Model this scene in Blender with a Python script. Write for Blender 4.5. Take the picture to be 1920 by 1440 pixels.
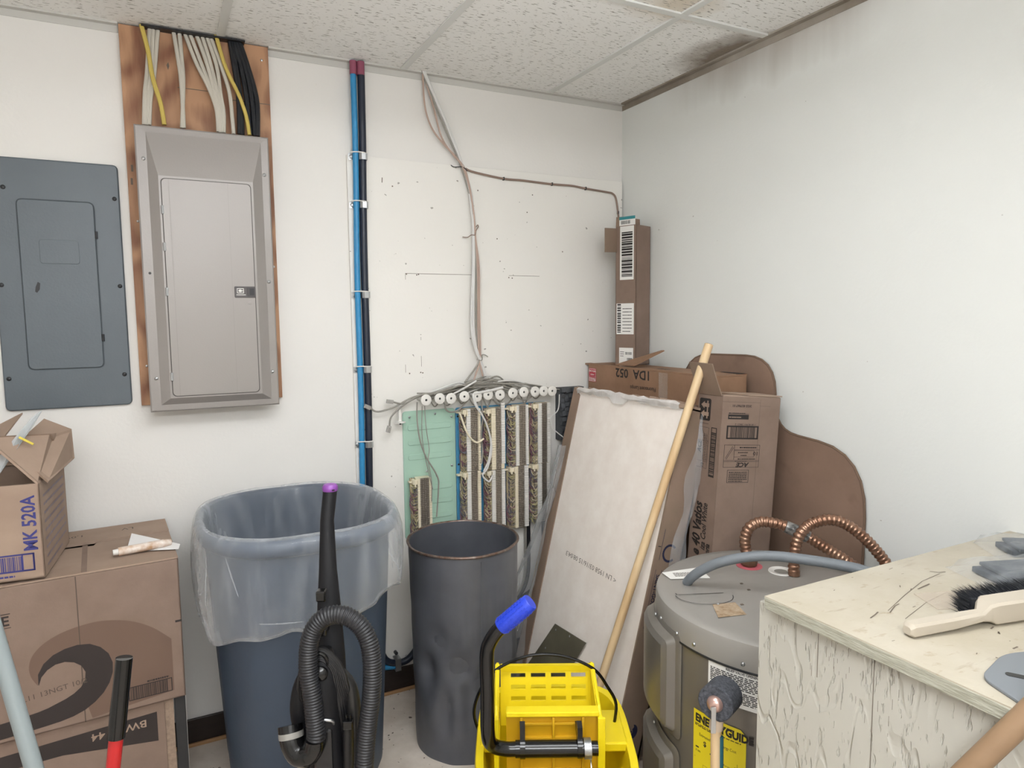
import bpy, bmesh, math, random
from mathutils import Vector, Matrix, noise
V = Vector
random.seed(7)
for o in list(bpy.data.objects): bpy.data.objects.remove(o)
SC = bpy.context.scene
COL = SC.collection
H = 2.334            # ceiling height
XR = 1.587           # right wall
XL, YF = -1.75, -4.3 # left and front walls

# ------------------------------------------------------------------ camera, world, lights, exposure
cam = bpy.data.cameras.new('camera'); cam.sensor_width = 36.0; cam.lens = 36.0*1289.312/1920
cam.clip_start = 0.02
co = bpy.data.objects.new('camera', cam); COL.objects.link(co)
Rr = V((0.8900, -0.4558, -0.0100)); Ru = V((0.0520, 0.0808, 0.9954)); Rf = V((0.4530, 0.8864, -0.0957))
Rf.normalize(); Rr = (Rr - Rf*Rr.dot(Rf)).normalized(); Ru = Rr.cross(Rf)
m = Matrix((Rr, Ru, -Rf)).transposed().to_4x4(); m.translation = V((-0.222, -2.481, 1.440))
co.matrix_world = m
SC.camera = co
w = bpy.data.worlds.new('world'); SC.world = w; w.use_nodes = True
w.node_tree.nodes['Background'].inputs[0].default_value = (0.9, 0.93, 1, 1)
w.node_tree.nodes['Background'].inputs[1].default_value = 0.3
SC.view_settings.view_transform = 'Standard'; SC.view_settings.look = 'None'
SC.view_settings.gamma = 1.0; SC.view_settings.use_curve_mapping = False
SC.view_settings.exposure = 0.0
LAMPS = [(0.24, -1.72, 2.10, 0, 14.0), (-0.35, -3.10, 1.98, 0, 30.0)]   # unseen fluorescent fixtures, hung low to light the ceiling, the rear one as fill (x, y, z, along y, strength), built after the ceiling

# ------------------------------------------------------------------ materials
def lin(h):
    h = h.lstrip('#'); c = [int(h[i:i+2], 16)/255 for i in (0, 2, 4)]
    return tuple((x/12.92 if x <= .04045 else ((x+.055)/1.055)**2.4) for x in c) + (1,)
def N(nt, typ, **kw):
    n = nt.nodes.new(typ)
    for k, v in kw.items():
        if k in n.inputs: n.inputs[k].default_value = v
        else: setattr(n, k, v)
    return n
def mat(name, col, rough=.6, metal=0., var=0., vscale=8., bump=0., bscale=60., spec=.5, col2=None, stretch=None, coat=0.):
    M = bpy.data.materials.new(name); M.use_nodes = True; nt = M.node_tree; b = nt.nodes['Principled BSDF']
    b.inputs['Base Color'].default_value = lin(col); b.inputs['Roughness'].default_value = rough
    b.inputs['Metallic'].default_value = metal; b.inputs['Specular IOR Level'].default_value = spec
    b.inputs['Coat Weight'].default_value = coat
    if var or bump or col2:
        tc = N(nt, 'ShaderNodeNewGeometry'); mp = N(nt, 'ShaderNodeMapping')
        if stretch: mp.inputs['Scale'].default_value = stretch
        nt.links.new(tc.outputs['Position'], mp.inputs['Vector'])
    if var or col2:
        n = N(nt, 'ShaderNodeTexNoise', Scale=vscale, Detail=5., Roughness=.6)
        nt.links.new(mp.outputs[0], n.inputs['Vector'])
        r = N(nt, 'ShaderNodeValToRGB'); r.color_ramp.elements[0].position = .35; r.color_ramp.elements[1].position = .68
        c = lin(col); r.color_ramp.elements[1].color = c
        r.color_ramp.elements[0].color = lin(col2) if col2 else tuple(x*(1-var) for x in c[:3])+(1,)
        nt.links.new(n.outputs['Fac'], r.inputs[0]); nt.links.new(r.outputs[0], b.inputs['Base Color'])
    if bump:
        n2 = N(nt, 'ShaderNodeTexNoise', Scale=bscale, Detail=4.)
        nt.links.new(mp.outputs[0], n2.inputs['Vector'])
        bp = N(nt, 'ShaderNodeBump', Strength=min(bump, 1.), Distance=.004*max(1., bump))
        nt.links.new(n2.outputs['Fac'], bp.inputs['Height']); nt.links.new(bp.outputs[0], b.inputs['Normal'])
    return M
def overlay(M, colour, build):
    """mix a stain / mark colour over the base colour; build(nt, position_socket) returns a 0..1 socket"""
    nt = M.node_tree; b = nt.nodes['Principled BSDF']; inp = b.inputs['Base Color']
    g = N(nt, 'ShaderNodeNewGeometry'); fac = build(nt, g.outputs['Position'])
    mx = nt.nodes.new('ShaderNodeMix'); mx.data_type = 'RGBA'
    if inp.links: nt.links.new(inp.links[0].from_socket, mx.inputs[6])
    else: mx.inputs[6].default_value = inp.default_value
    mx.inputs[7].default_value = lin(colour)
    nt.links.new(fac, mx.inputs[0]); nt.links.new(mx.outputs[2], inp)
def ramp(nt, sock, a, b, inv=False):
    r = N(nt, 'ShaderNodeMapRange'); r.inputs['From Min'].default_value = a; r.inputs['From Max'].default_value = b
    if inv: r.inputs['To Min'].default_value = 1; r.inputs['To Max'].default_value = 0
    nt.links.new(sock, r.inputs[0]); return r.outputs[0]
def mul(nt, a, b):
    n = N(nt, 'ShaderNodeMath', operation='MULTIPLY'); nt.links.new(a, n.inputs[0])
    if isinstance(b, float): n.inputs[1].default_value = b
    else: nt.links.new(b, n.inputs[1])
    return n.outputs[0]
def noise_s(nt, pos, scale, stretch=(1, 1, 1), detail=4., rough=.55):
    mp = N(nt, 'ShaderNodeMapping'); mp.inputs['Scale'].default_value = stretch; nt.links.new(pos, mp.inputs[0])
    n = N(nt, 'ShaderNodeTexNoise', Scale=scale, Detail=detail, Roughness=rough); nt.links.new(mp.outputs[0], n.inputs['Vector'])
    return n.outputs['Fac']
def blob(nt, pos, c, r0, r1, sc=(1, 1, 1), wob=.12):
    """soft irregular patch around a fixed point of the room"""
    mp = N(nt, 'ShaderNodeMapping'); mp.vector_type = 'POINT'
    mp.inputs['Location'].default_value = [-c[i]*sc[i] for i in range(3)]; mp.inputs['Scale'].default_value = sc
    nt.links.new(pos, mp.inputs[0])
    ln = N(nt, 'ShaderNodeVectorMath', operation='LENGTH'); nt.links.new(mp.outputs[0], ln.inputs[0])
    nn = noise_s(nt, pos, 14.)
    ad = N(nt, 'ShaderNodeMath', operation='MULTIPLY_ADD'); nt.links.new(nn, ad.inputs[0]); ad.inputs[1].default_value = wob
    nt.links.new(ln.outputs['Value'], ad.inputs[2])
    return ramp(nt, ad.outputs[0], r0+wob*.5, r1+wob*.5, True)

MW = mat('wall_paint', '#e4e1dc', .55, bump=.12, bscale=90)
overlay(MW, '#8b867c', lambda nt, p: mul(nt, ramp(nt, noise_s(nt, p, 42., (1, 1, 1.3), 2.), .775, .80), .6))
MWR = mat('right_wall_paint', '#e0e1dd', .55, bump=.12, bscale=90)
overlay(MWR, '#8f857a', lambda nt, p: mul(nt, ramp(nt, noise_s(nt, p, 30., (1, 1, 1.4), 2.), .785, .81), .6))
def right_stain(nt, p):
    sx = N(nt, 'ShaderNodeSeparateXYZ'); nt.links.new(p, sx.inputs[0])
    st = noise_s(nt, p, 9., (1, 1, .16), 3.)
    z = N(nt, 'ShaderNodeMath', operation='MULTIPLY_ADD'); nt.links.new(st, z.inputs[0]); z.inputs[1].default_value = .16
    nt.links.new(sx.outputs['Z'], z.inputs[2])
    zz = ramp(nt, z.outputs[0], 2.27, 2.43)
    y1 = ramp(nt, sx.outputs['Y'], -.25, -.55); y2 = ramp(nt, sx.outputs['Y'], -1.35, -.95)
    return mul(nt, mul(nt, mul(nt, zz, y1), y2), .75)
overlay(MWR, '#8e7f70', right_stain)
MCEIL = mat('ceiling_tile_face', '#f1f0ed', .9, spec=.1)
def fissure(nt, p):
    a = ramp(nt, noise_s(nt, p, 92., (.42, 2.2, 1), 2., .4), .625, .68)
    b = ramp(nt, noise_s(nt, p, 130., (.8, 1.2, 1), 2.), .665, .72)
    mx = N(nt, 'ShaderNodeMath', operation='MAXIMUM'); nt.links.new(a, mx.inputs[0]); nt.links.new(b, mx.inputs[1])
    return mul(nt, mx.outputs[0], .8)
overlay(MCEIL, '#c9b79b', lambda nt, p: mul(nt, blob(nt, p, (1.16, -.86, H), .03, .16, (1, 1, 1)), .6))
overlay(MCEIL, '#7d6f60', lambda nt, p: mul(nt, blob(nt, p, (1.60, -.62, H), .09, .20, (1, .85, 1)), .9))
overlay(MCEIL, '#7b756c', fissure)
MGRID = mat('grid_metal', '#d8d8d4', .5)
MFLOOR = mat('dusty_floor', '#ddd2c6', .75, col2='#c6b9ab', vscale=7, bump=.2, bscale=40)
overlay(MFLOOR, '#4a3a2c', lambda nt, p: mul(nt, ramp(nt, noise_s(nt, p, 38., (1, 1, 1), 3.), .67, .71), .9))
overlay(MFLOOR, '#d3cabd', lambda nt, p: mul(nt, ramp(nt, noise_s(nt, p, 18., (1, 1, 1), 5.), .58, .72), .6))
MBASE = mat('dark_brown_vinyl', '#2b201b', .45, var=.4, vscale=12, stretch=(1, 1, 8))
MSHOE = mat('shoe_wood', '#a07b55', .6)
MBOARD = mat('backboard_paint', '#e8e5df', .5, bump=.1, bscale=90)
overlay(MBOARD, '#6f6960', lambda nt, p: mul(nt, ramp(nt, noise_s(nt, p, 46., (1, 1, 1.2), 1.), .775, .795), .7))
MPLY = mat('raw_plywood', '#b58a68', .6, bump=.15, bscale=70)
def ply(nt, p):
    a = noise_s(nt, p, 3.2, (1, 1, .55), 2.); k = N(nt, 'ShaderNodeMath', operation='MULTIPLY'); k.inputs[1].default_value = 60.; nt.links.new(a, k.inputs[0])
    sn = N(nt, 'ShaderNodeMath', operation='SINE'); nt.links.new(k.outputs[0], sn.inputs[0])
    ad = N(nt, 'ShaderNodeMath', operation='MULTIPLY_ADD'); nt.links.new(sn.outputs[0], ad.inputs[0]); ad.inputs[1].default_value = .22; nt.links.new(noise_s(nt, p, 26., (1, 1, .15), 4.), ad.inputs[2])
    return ramp(nt, ad.outputs[0], .35, .85)
overlay(MPLY, '#7e523a', ply)
MGREYP = mat('grey_enamel', '#5b6369', .42, bump=.1, bscale=160, var=.06)
MBEIGE = mat('taupe_enamel', '#958f8b', .36, .10, bump=.06, bscale=200)
MBLK = mat('black_plastic', '#101013', .42)
MBLKG = mat('black_gloss', '#0d0d0e', .18)
MSTEEL = mat('zinc_steel', '#b9bbbd', .28, .9)
MDARKM = mat('dark_metal', '#3e3f41', .4, .6)
MWHITE = mat('white_plastic', '#dcd9d3', .4)
MCBLW = mat('white_cable', '#c6c0b4', .5)
MCBLY = mat('yellow_cable', '#c9b25c', .5)
MCBLK = mat('black_cable', '#191c22', .35)
MCBLN = mat('navy_pipe', '#1b2333', .4)
MBLUE = mat('blue_tube', '#2f8cc0', .4, col2='#2f83b5', vscale=120, stretch=(1, 1, .4))
MPINK = mat('pink_tape', '#8f4a5f', .5)
MGREYC = mat('grey_cable', '#8c8880', .5)
MPHW = mat('phone_cable', '#cfcdca', .45)
MBROWNC = mat('brown_cable', '#8a7468', .5)
MPINKC = mat('dusty_pink_cable', '#b39a8c', .5)
MGREEN = mat('mint_green_enamel', '#a6c6b4', .4)
MBLUEP = mat('blue_enamel', '#4d92bb', .4)
MCREAM = mat('cream_plastic', '#e3d8bf', .45)
MPIN = mat('block_pins', '#7a7066', .4, .3)
MPINL = mat('pin_clips', '#b4aca0', .3, .7)
MWIRE = [mat('wire_tan', '#a89a7c', .5), mat('wire_maroon', '#7b5560', .5), mat('wire_slate', '#66626a', .5), mat('wire_olive', '#b5ad80', .5), mat('wire_cream', '#d6c8ae', .5)]
MFOAM = mat('grey_foam', '#56585c', .9, var=.3, vscale=30)
MCARD = mat('cardboard', '#877366', .8, col2='#7d695c', vscale=9, bump=.06, bscale=200)
MCARDI = mat('cardboard_light', '#a28c7b', .8, col2='#968070', vscale=7, bump=.05, bscale=200)
MCARDD = mat('cardboard_brown', '#8f7868', .8, col2='#83705f', vscale=6, bump=.06, bscale=200)
MCARDK = mat('carton_board', '#98765e', .75, col2='#86674f', vscale=8, bump=.2, bscale=25)
MEDGE = mat('cardboard_edge', '#a08a78', .9, var=.3, vscale=90)
MINK = mat('black_ink', '#26211f', .7)
MINKB = mat('blue_ink', '#3a3a78', .7)
MINKN = mat('navy_ink', '#232642', .7)
MINKD = mat('dark_swirl_ink', '#2f2725', .75)
MINKM = mat('brown_swirl_ink', '#6d574a', .75)
MINKF = mat('faded_ink', '#55493f', .8)
MPAPER = mat('label_paper', '#e6e4df', .6)
MRED = mat('red_label', '#b1313f', .6)
MTEAL = mat('teal_label', '#2e7f86', .6)
MYEL = mat('yellow_label', '#e3cf1e', .6)
MHARD = mat('hardboard', '#8f7564', .6, col2='#7e6656', vscale=5)
MHARD_E = mat('hardboard_edge', '#6c5646', .8)
overlay(MHARD, '#6a5040', lambda nt, p: mul(nt, ramp(nt, noise_s(nt, p, 9., (1, 1, 1), 3.), .62, .75), .5))
MGYP = mat('board_paper', '#f1e9e1', .85, col2='#e9dfd6', vscale=14, bump=.1, bscale=150)
MWOOD = mat('pole_wood', '#d9c09a', .45, col2='#c6a57a', vscale=14, stretch=(1, 1, .15))
MWOODO = mat('orange_pole_wood', '#8e7358', .45, col2='#7a6046', vscale=12, stretch=(.3, .3, .6))
MPLATE = mat('olive_metal', '#6b6655', .35, .1, var=.25, vscale=9, bump=.1, bscale=20)
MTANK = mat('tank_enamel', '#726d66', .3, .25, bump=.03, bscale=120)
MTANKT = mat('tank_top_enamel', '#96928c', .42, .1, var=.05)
MCOPPER = mat('copper', '#a98772', .32, .85, col2='#85624f', vscale=30)
MCONDUIT = mat('grey_conduit', '#70757a', .5, bump=.15, bscale=150)
MPINKW = mat('pink_washer', '#c2606a', .6)
MSILV = mat('silver_tape', '#aaa8a4', .35, .5, col2='#3d3d3d', vscale=45)
MDUST = mat('brown_residue', '#b09d86', .8, col2='#8b7256', vscale=60)
MCOUNT = mat('painted_counter', '#b8b0a0', .5, col2='#aea592', vscale=9, bump=.15, bscale=50)
overlay(MCOUNT, '#9c8a72', lambda nt, p: mul(nt, ramp(nt, noise_s(nt, p, 34., (.8, 1.6, 1), 4.), .60, .70), .55))
overlay(MCOUNT, '#8a7763', lambda nt, p: mul(nt, ramp(nt, noise_s(nt, p, 13., (.5, 3.4, 1), 5.), .63, .70), .5))
MPANEL = mat('white_painted_plywood', '#b9b6ac', .5)
def grain(M):
    nt = M.node_tree; g = N(nt, 'ShaderNodeNewGeometry'); mp = N(nt, 'ShaderNodeMapping'); mp.inputs['Scale'].default_value = (1, 1, .30)
    nt.links.new(g.outputs['Position'], mp.inputs[0])
    n0 = N(nt, 'ShaderNodeTexNoise', Scale=5.5, Detail=3.); nt.links.new(mp.outputs[0], n0.inputs['Vector'])
    k = N(nt, 'ShaderNodeMath', operation='MULTIPLY'); k.inputs[1].default_value = 17.; nt.links.new(n0.outputs['Fac'], k.inputs[0])
    sn = N(nt, 'ShaderNodeMath', operation='SINE'); k2 = N(nt, 'ShaderNodeMath', operation='MULTIPLY'); k2.inputs[1].default_value = 6.283
    nt.links.new(k.outputs[0], k2.inputs[0]); nt.links.new(k2.outputs[0], sn.inputs[0])
    rm = ramp(nt, sn.outputs[0], .55, 1.0)
    fine = noise_s(nt, g.outputs['Position'], 110., (1, 1, .22), 3.)
    pit = ramp(nt, fine, .60, .68); ad = N(nt, 'ShaderNodeMath', operation='ADD'); 
    nt.links.new(mul(nt, mul(nt, rm, ramp(nt, noise_s(nt, g.outputs['Position'], 9.), .42, .62)), .6), ad.inputs[0]); nt.links.new(mul(nt, pit, .5), ad.inputs[1])
    bp = N(nt, 'ShaderNodeBump', Strength=1., Distance=.004); bp.invert = True
    nt.links.new(ad.outputs[0], bp.inputs['Height']); nt.links.new(bp.outputs[0], nt.nodes['Principled BSDF'].inputs['Normal'])
grain(MPANEL)
MPEDGE = mat('plywood_edge', '#b0aea0', .7, col2='#939181', vscale=26, stretch=(1, 1, 9), bump=.5, bscale=40)
MNAVY = mat('navy_can_plastic', '#3a4656', .45, bump=.08, bscale=120)
MDRUM = mat('grey_painted_steel', '#63656c', .40, .2, col2='#54565c', vscale=4, bump=.12, bscale=14)
MRUST = mat('rusty_rim', '#8a7f78', .45, .6, col2='#5f4436', vscale=40)
MYELP = mat('yellow_plastic', '#f2d81c', .38, spec=.4)
MYELD = mat('amber_plastic', '#cfa018', .45)
MGRIP = mat('blue_grip', '#2340c2', .4)
MHOSE = mat('hose_rubber', '#222225', .4)
MVAC = mat('charcoal_plastic', '#121215', .55, spec=.3)
MPURP = mat('purple_plastic', '#7f4394', .4)
MREDP = mat('red_paint', '#b51d20', .3)
MPOLEG = mat('pale_grey_pole', '#828a8b', .4)
MBRIST = mat('black_bristle', '#1c1e24', .7)
MBRUSH = mat('ivory_plastic', '#b7ad9d', .45)
MPADG = mat('slate_pad', '#363c43', .8)
MPLASTM = mat('dustpan_grey', '#74787d', .45)
MABR = mat('abrasive_grey', '#55575d', .95, col2='#33353b', vscale=170, bump=.5, bscale=220)
MDOME = mat('pink_metal', '#c9a79c', .3, .7)
MTEALD = mat('teal_tape', '#1e5560', .5)
MTUBE = mat('tube_label', '#e9e3dc', .5, col2='#b4875a', vscale=26)
MGUNK = mat('grime', '#6a5f54', .8)
def film(name, fac, col, rough=.25, wr=40., rim=.5):
    M = bpy.data.materials.new(name); M.use_nodes = True; nt = M.node_tree; b = nt.nodes['Principled BSDF']
    b.inputs['Base Color'].default_value = lin(col); b.inputs['Roughness'].default_value = rough
    g = N(nt, 'ShaderNodeNewGeometry')
    n = N(nt, 'ShaderNodeTexNoise', Scale=wr, Detail=5.); nt.links.new(g.outputs['Position'], n.inputs['Vector'])
    bp = N(nt, 'ShaderNodeBump', Strength=.5, Distance=.008); nt.links.new(n.outputs['Fac'], bp.inputs['Height']); nt.links.new(bp.outputs[0], b.inputs['Normal'])
    tr = N(nt, 'ShaderNodeBsdfTransparent'); mx = N(nt, 'ShaderNodeMixShader')
    lw = N(nt, 'ShaderNodeLayerWeight', Blend=.35)
    ma = N(nt, 'ShaderNodeMath', operation='MULTIPLY_ADD'); nt.links.new(lw.outputs['Facing'], ma.inputs[0]); ma.inputs[1].default_value = rim; ma.inputs[2].default_value = fac
    st = ramp(nt, noise_s(nt, g.outputs['Position'], 7., (3, 3, .6), 4.), .45, .75)
    ad = N(nt, 'ShaderNodeMath', operation='MULTIPLY_ADD'); nt.links.new(st, ad.inputs[0]); ad.inputs[1].default_value = .16; nt.links.new(ma.outputs[0], ad.inputs[2]); ad.use_clamp = True
    nt.links.new(ad.outputs[0], mx.inputs[0]); nt.links.new(tr.outputs[0], mx.inputs[1]); nt.links.new(b.outputs[0], mx.inputs[2])
    nt.links.new(mx.outputs[0], nt.nodes['Material Output'].inputs[0])
    return M
MBAG = film('clear_liner', .09, '#dde1e6', .12, 16., .5)
MFILM = film('clear_sheeting', .22, '#c4c6c8', .18, 25., .5)
MPOLY = film('clear_bag', .03, '#d5d9dc', .10, 40., .3)

# ------------------------------------------------------------------ geometry helpers
def catmull(pts, sub=5):
    pts = [V(p) for p in pts]
    if len(pts) < 3 or sub <= 1: return pts
    out = []
    for i in range(len(pts)-1):
        p0 = pts[max(i-1, 0)]; p1 = pts[i]; p2 = pts[i+1]; p3 = pts[min(i+2, len(pts)-1)]
        for k in range(sub):
            t = k/sub
            out.append(.5*((2*p1)+(-p0+p2)*t+(2*p0-5*p1+4*p2-p3)*t*t+(-p0+3*p1-3*p2+p3)*t**3))
    return out+[pts[-1]]
def resample(pts, step):
    out = [pts[0]]; acc = 0
    for a, b in zip(pts, pts[1:]):
        L = (b-a).length; d = step-acc
        while d <= L and L > 0:
            out.append(a+(b-a)*(d/L)); d += step
        acc = (acc+L) % step if L else acc
    return out
class F:
    """flat frame: u along x, v along y, d along the outward normal"""
    def __init__(s, o, x, y): s.o = V(o); s.x = V(x).normalized(); s.y = V(y); s.n = s.x.cross(s.y).normalized(); s.y = s.n.cross(s.x)
    def p(s, u, v, d=0): return s.o+s.x*u+s.y*v+s.n*d
class CF:
    """frame wrapped on a vertical cylinder: u runs along the arc (counter-clockwise seen from above is +), v up"""
    def __init__(s, c, r, a0, z0): s.c = V(c); s.r = r; s.a0 = math.radians(a0); s.z0 = z0
    def p(s, u, v, d=0):
        a = s.a0+u/s.r
        return V((s.c.x+(s.r+d)*math.cos(a), s.c.y+(s.r+d)*math.sin(a), s.z0+v))
class MB:
    def __init__(s): s.v = []; s.f = []; s.m = []
    def add(s, vs, fs, m=0):
        o = len(s.v); s.v += [V(x) for x in vs]; s.f += [tuple(i+o for i in f) for f in fs]; s.m += [m]*len(fs); return s
    def obox(s, o, a, b, c, m=0):
        o, a, b, c = V(o), V(a), V(b), V(c)
        if a.cross(b).dot(c) < 0: a, b = b, a
        vs = [o, o+a, o+a+b, o+b, o+c, o+a+c, o+a+b+c, o+b+c]
        return s.add(vs, [(3, 2, 1, 0), (4, 5, 6, 7), (0, 1, 5, 4), (1, 2, 6, 5), (2, 3, 7, 6), (3, 0, 4, 7)], m)
    def box(s, x0, x1, y0, y1, z0, z1, m=0): return s.obox((x0, y0, z0), (x1-x0, 0, 0), (0, y1-y0, 0), (0, 0, z1-z0), m)
    def fbox(s, fr, u0, u1, v0, v1, d0, d1, m=0):
        return s.add([fr.p(u, v, d) for d in (d0, d1) for u, v in ((u0, v0), (u1, v0), (u1, v1), (u0, v1))],
                     [(3, 2, 1, 0), (4, 5, 6, 7), (0, 1, 5, 4), (1, 2, 6, 5), (2, 3, 7, 6), (3, 0, 4, 7)], m)
    def tube(s, pts, r, n=8, sub=5, m=0, caps=True, flat=None):
        pts = catmull(pts, sub); L = len(pts)
        t0 = (pts[1]-pts[0]).normalized(); up = V((0, 0, 1)) if abs(t0.z) < .9 else V((0, 1, 0))
        x = t0.cross(up).normalized(); vs = []
        for i, p in enumerate(pts):
            t = (pts[min(i+1, L-1)]-pts[max(i-1, 0)]).normalized()
            x = (x-t*x.dot(t)).normalized(); y = t.cross(x)
            rr = r(i/(L-1)) if callable(r) else (r[min(int(i/(L-1)*(len(r)-1)+.5), len(r)-1)] if isinstance(r, (list, tuple)) else r)
            for k in range(n):
                a = 2*math.pi*k/n
                vs.append(p+(x*math.cos(a)+y*math.sin(a)*(flat or 1))*rr)
        fs = [(i*n+k, i*n+(k+1) % n, (i+1)*n+(k+1) % n, (i+1)*n+k) for i in range(L-1) for k in range(n)]
        if caps: fs += [tuple(range(n-1, -1, -1)), tuple((L-1)*n+k for k in range(n))]
        return s.add(vs, fs, m)
    def cyl(s, a, b, r0, r1=None, n=16, m=0):
        r1 = r0 if r1 is None else r1
        return s.tube([a, b], lambda t: r0+(r1-r0)*t, n, 1, m)
    def lathe(s, prof, c=(0, 0, 0), axis=(0, 0, 1), n=32, m=0, fn=None, close=False):
        c = V(c); ax = V(axis).normalized(); x = ax.orthogonal().normalized() if abs(ax.z) < .999 else V((1, 0, 0)); y = ax.cross(x)
        vs = []
        for (r, z) in prof:
            for k in range(n):
                a = 2*math.pi*k/n; rr = r*(fn(a, z) if fn else 1)
                vs.append(c+ax*z+(x*math.cos(a)+y*math.sin(a))*rr)
        P = len(prof)
        fs = [(i*n+k, i*n+(k+1) % n, (i+1)*n+(k+1) % n, (i+1)*n+k) for i in range(P-1) for k in range(n)]
        if prof[0][0] > 1e-6 and close: fs.append(tuple(range(n-1, -1, -1)))
        if prof[-1][0] > 1e-6 and close: fs.append(tuple((P-1)*n+k for k in range(n)))
        return s.add(vs, fs, m)
    def prism(s, poly, fr, d0, d1, m=0):
        n = len(poly); vs = [fr.p(u, v, d0) for u, v in poly]+[fr.p(u, v, d1) for u, v in poly]
        return s.add(vs, [tuple(range(n-1, -1, -1)), tuple(range(n, 2*n))]+[(i, (i+1) % n, n+(i+1) % n, n+i) for i in range(n)], m)
    def poly(s, fr, pts, d=.0006, m=0):
        return s.add([fr.p(u, v, d) for u, v in pts], [tuple(range(len(pts)))], m)
    def quad(s, fr, u, v, w, h, d=.0006, m=0): return s.poly(fr, [(u, v), (u+w, v), (u+w, v+h), (u, v+h)], d, m)
    def rect(s, fr, u, v, w, h, t, d=.0006, m=0):
        s.quad(fr, u, v, w, t, d, m); s.quad(fr, u, v+h-t, w, t, d, m); s.quad(fr, u, v, t, h, d, m); return s.quad(fr, u+w-t, v, t, h, d, m)
    def barcode(s, fr, u, v, w, h, d=.0006, m=0, seed=1):
        r = random.Random(seed); x = u
        while x < u+w:
            b = r.choice((.008, .012, .018, .026))*w
            if x+b > u+w: break
            s.quad(fr, x, v, b, h, d, m); x += b+r.choice((.01, .014, .022))*w
        return s
    def lines(s, fr, u, v, w, h, n, d=.0006, m=0, seed=2, gap=.42):
        r = random.Random(seed); p = h/n
        for i in range(n):
            x = u; y = v+h-(i+1)*p
            end = u+w*(1 if i < n-1 else r.uniform(.4, .9))
            while x < end:
                b = min(r.uniform(.03, .1)*w, end-x); s.quad(fr, x, y, b, p*(1-gap), d, m); x += b+.018*w
        return s
    def text(s, fr, t, u, v, h, d=.0007, m=0, sx=1., shear=0., bold=0., align='LEFT', rot=0.):
        vs, fs, wd = glyphs(t, shear, bold); k = h/.70; off = {'LEFT': 0, 'CENTER': -wd/2, 'RIGHT': -wd}[align]
        ca, sa = math.cos(rot), math.sin(rot); out = []
        for x, y in vs:
            X = (x+off)*k*sx; Y = y*k; out.append(fr.p(u+X*ca-Y*sa, v+X*sa+Y*ca, d))
        return s.add(out, fs, m)
    def curve_line(s, fr, pts, t, d=.0006, m=0, closed=False):
        P = list(pts)+([pts[0]] if closed else [])
        for a, b in zip(P, P[1:]):
            dx, dy = b[0]-a[0], b[1]-a[1]; L = math.hypot(dx, dy) or 1; nx, ny = -dy/L*t/2, dx/L*t/2
            s.poly(fr, [(a[0]-nx, a[1]-ny), (b[0]-nx, b[1]-ny), (b[0]+nx, b[1]+ny), (a[0]+nx, a[1]+ny)], d, m)
        return s
    def build(s, name, mats, parent=None, smooth=False, bevel=0., stuff=False, label=None, solid=0., sharp=40):
        me = bpy.data.meshes.new(name)
        W = PM[parent.name] if parent is not None else None
        if W is None:
            xs = [v.x for v in s.v]; ys = [v.y for v in s.v]; zs = [v.z for v in s.v]
            W = Matrix.Translation(((min(xs)+max(xs))/2, (min(ys)+max(ys))/2, min(zs)))
        inv = W.inverted()
        if parent is not None and parent.name in LOCAL: inv = Matrix()
        me.from_pydata([tuple(inv @ v) for v in s.v], [], s.f)
        if not isinstance(mats, (list, tuple)): mats = [mats]
        for q in mats: me.materials.append(q)
        if any(s.m): me.polygons.foreach_set('material_index', s.m)
        if smooth:
            me.polygons.foreach_set('use_smooth', [True]*len(me.polygons)); me.set_sharp_from_angle(angle=math.radians(sharp))
        me.update()
        o = bpy.data.objects.new(name, me); COL.objects.link(o)
        if parent is not None:
            o.parent = parent; PM[o.name] = W
            if parent.name in LOCAL: LOCAL.add(o.name)
        else:
            o.matrix_world = W; PM[o.name] = W
        if bevel:
            b = o.modifiers.new('bevel', 'BEVEL'); b.width = bevel; b.segments = 2; b.limit_method = 'ANGLE'; b.angle_limit = math.radians(50)
        if solid:
            b = o.modifiers.new('solid', 'SOLIDIFY'); b.thickness = solid
        if stuff or name == 'printed_graphics': o['kind'] = 'stuff'
        if label: o['label'] = label
        return o
PM = {}; LOCAL = set(); GC = {}
def glyphs(t, shear, bold):
    k = (t, shear, bold)
    if k not in GC:
        c = bpy.data.curves.new('txt', 'FONT'); c.body = t; c.size = 1; c.shear = shear; c.offset = bold; c.resolution_u = 2
        c.fill_mode = 'FRONT'
        o = bpy.data.objects.new('txt', c); me = bpy.data.meshes.new_from_object(o)
        vs = [(v.co.x, v.co.y) for v in me.vertices]; fs = [tuple(p.vertices) for p in me.polygons]
        fs = [f for f in fs]
        GC[k] = (vs, fs, max([v[0] for v in vs] or [0]))
        bpy.data.objects.remove(o); bpy.data.meshes.remove(me); bpy.data.curves.remove(c)
    return GC[k]
def tag(o, label, cat, group=None):
    o['label'] = label; o['category'] = cat
    if group: o['group'] = group
    return o
def thing(name, label, cat, loc=(0, 0, 0), rz=0., group=None, local=False):
    o = bpy.data.objects.new(name, None); COL.objects.link(o); o.empty_display_size = .05
    o.location = loc; o.rotation_euler = (0, 0, rz)
    PM[o.name] = Matrix.Translation(loc) @ Matrix.Rotation(rz, 4, 'Z')
    if local: LOCAL.add(o.name)
    return tag(o, label, cat, group)
def struct(mb, name, m, parent=None, **k):
    o = mb.build(name, m, parent, **k)
    if parent is None: o['kind'] = 'structure'
    return o
def rrect(u0, v0, u1, v1, r, n=4):
    out = []
    for cx, cy, a0 in ((u1-r, v1-r, 0), (u0+r, v1-r, 90), (u0+r, v0+r, 180), (u1-r, v0+r, 270)):
        for i in range(n+1):
            a = math.radians(a0+90*i/n); out.append((cx+r*math.cos(a), cy+r*math.sin(a)))
    return out
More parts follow.
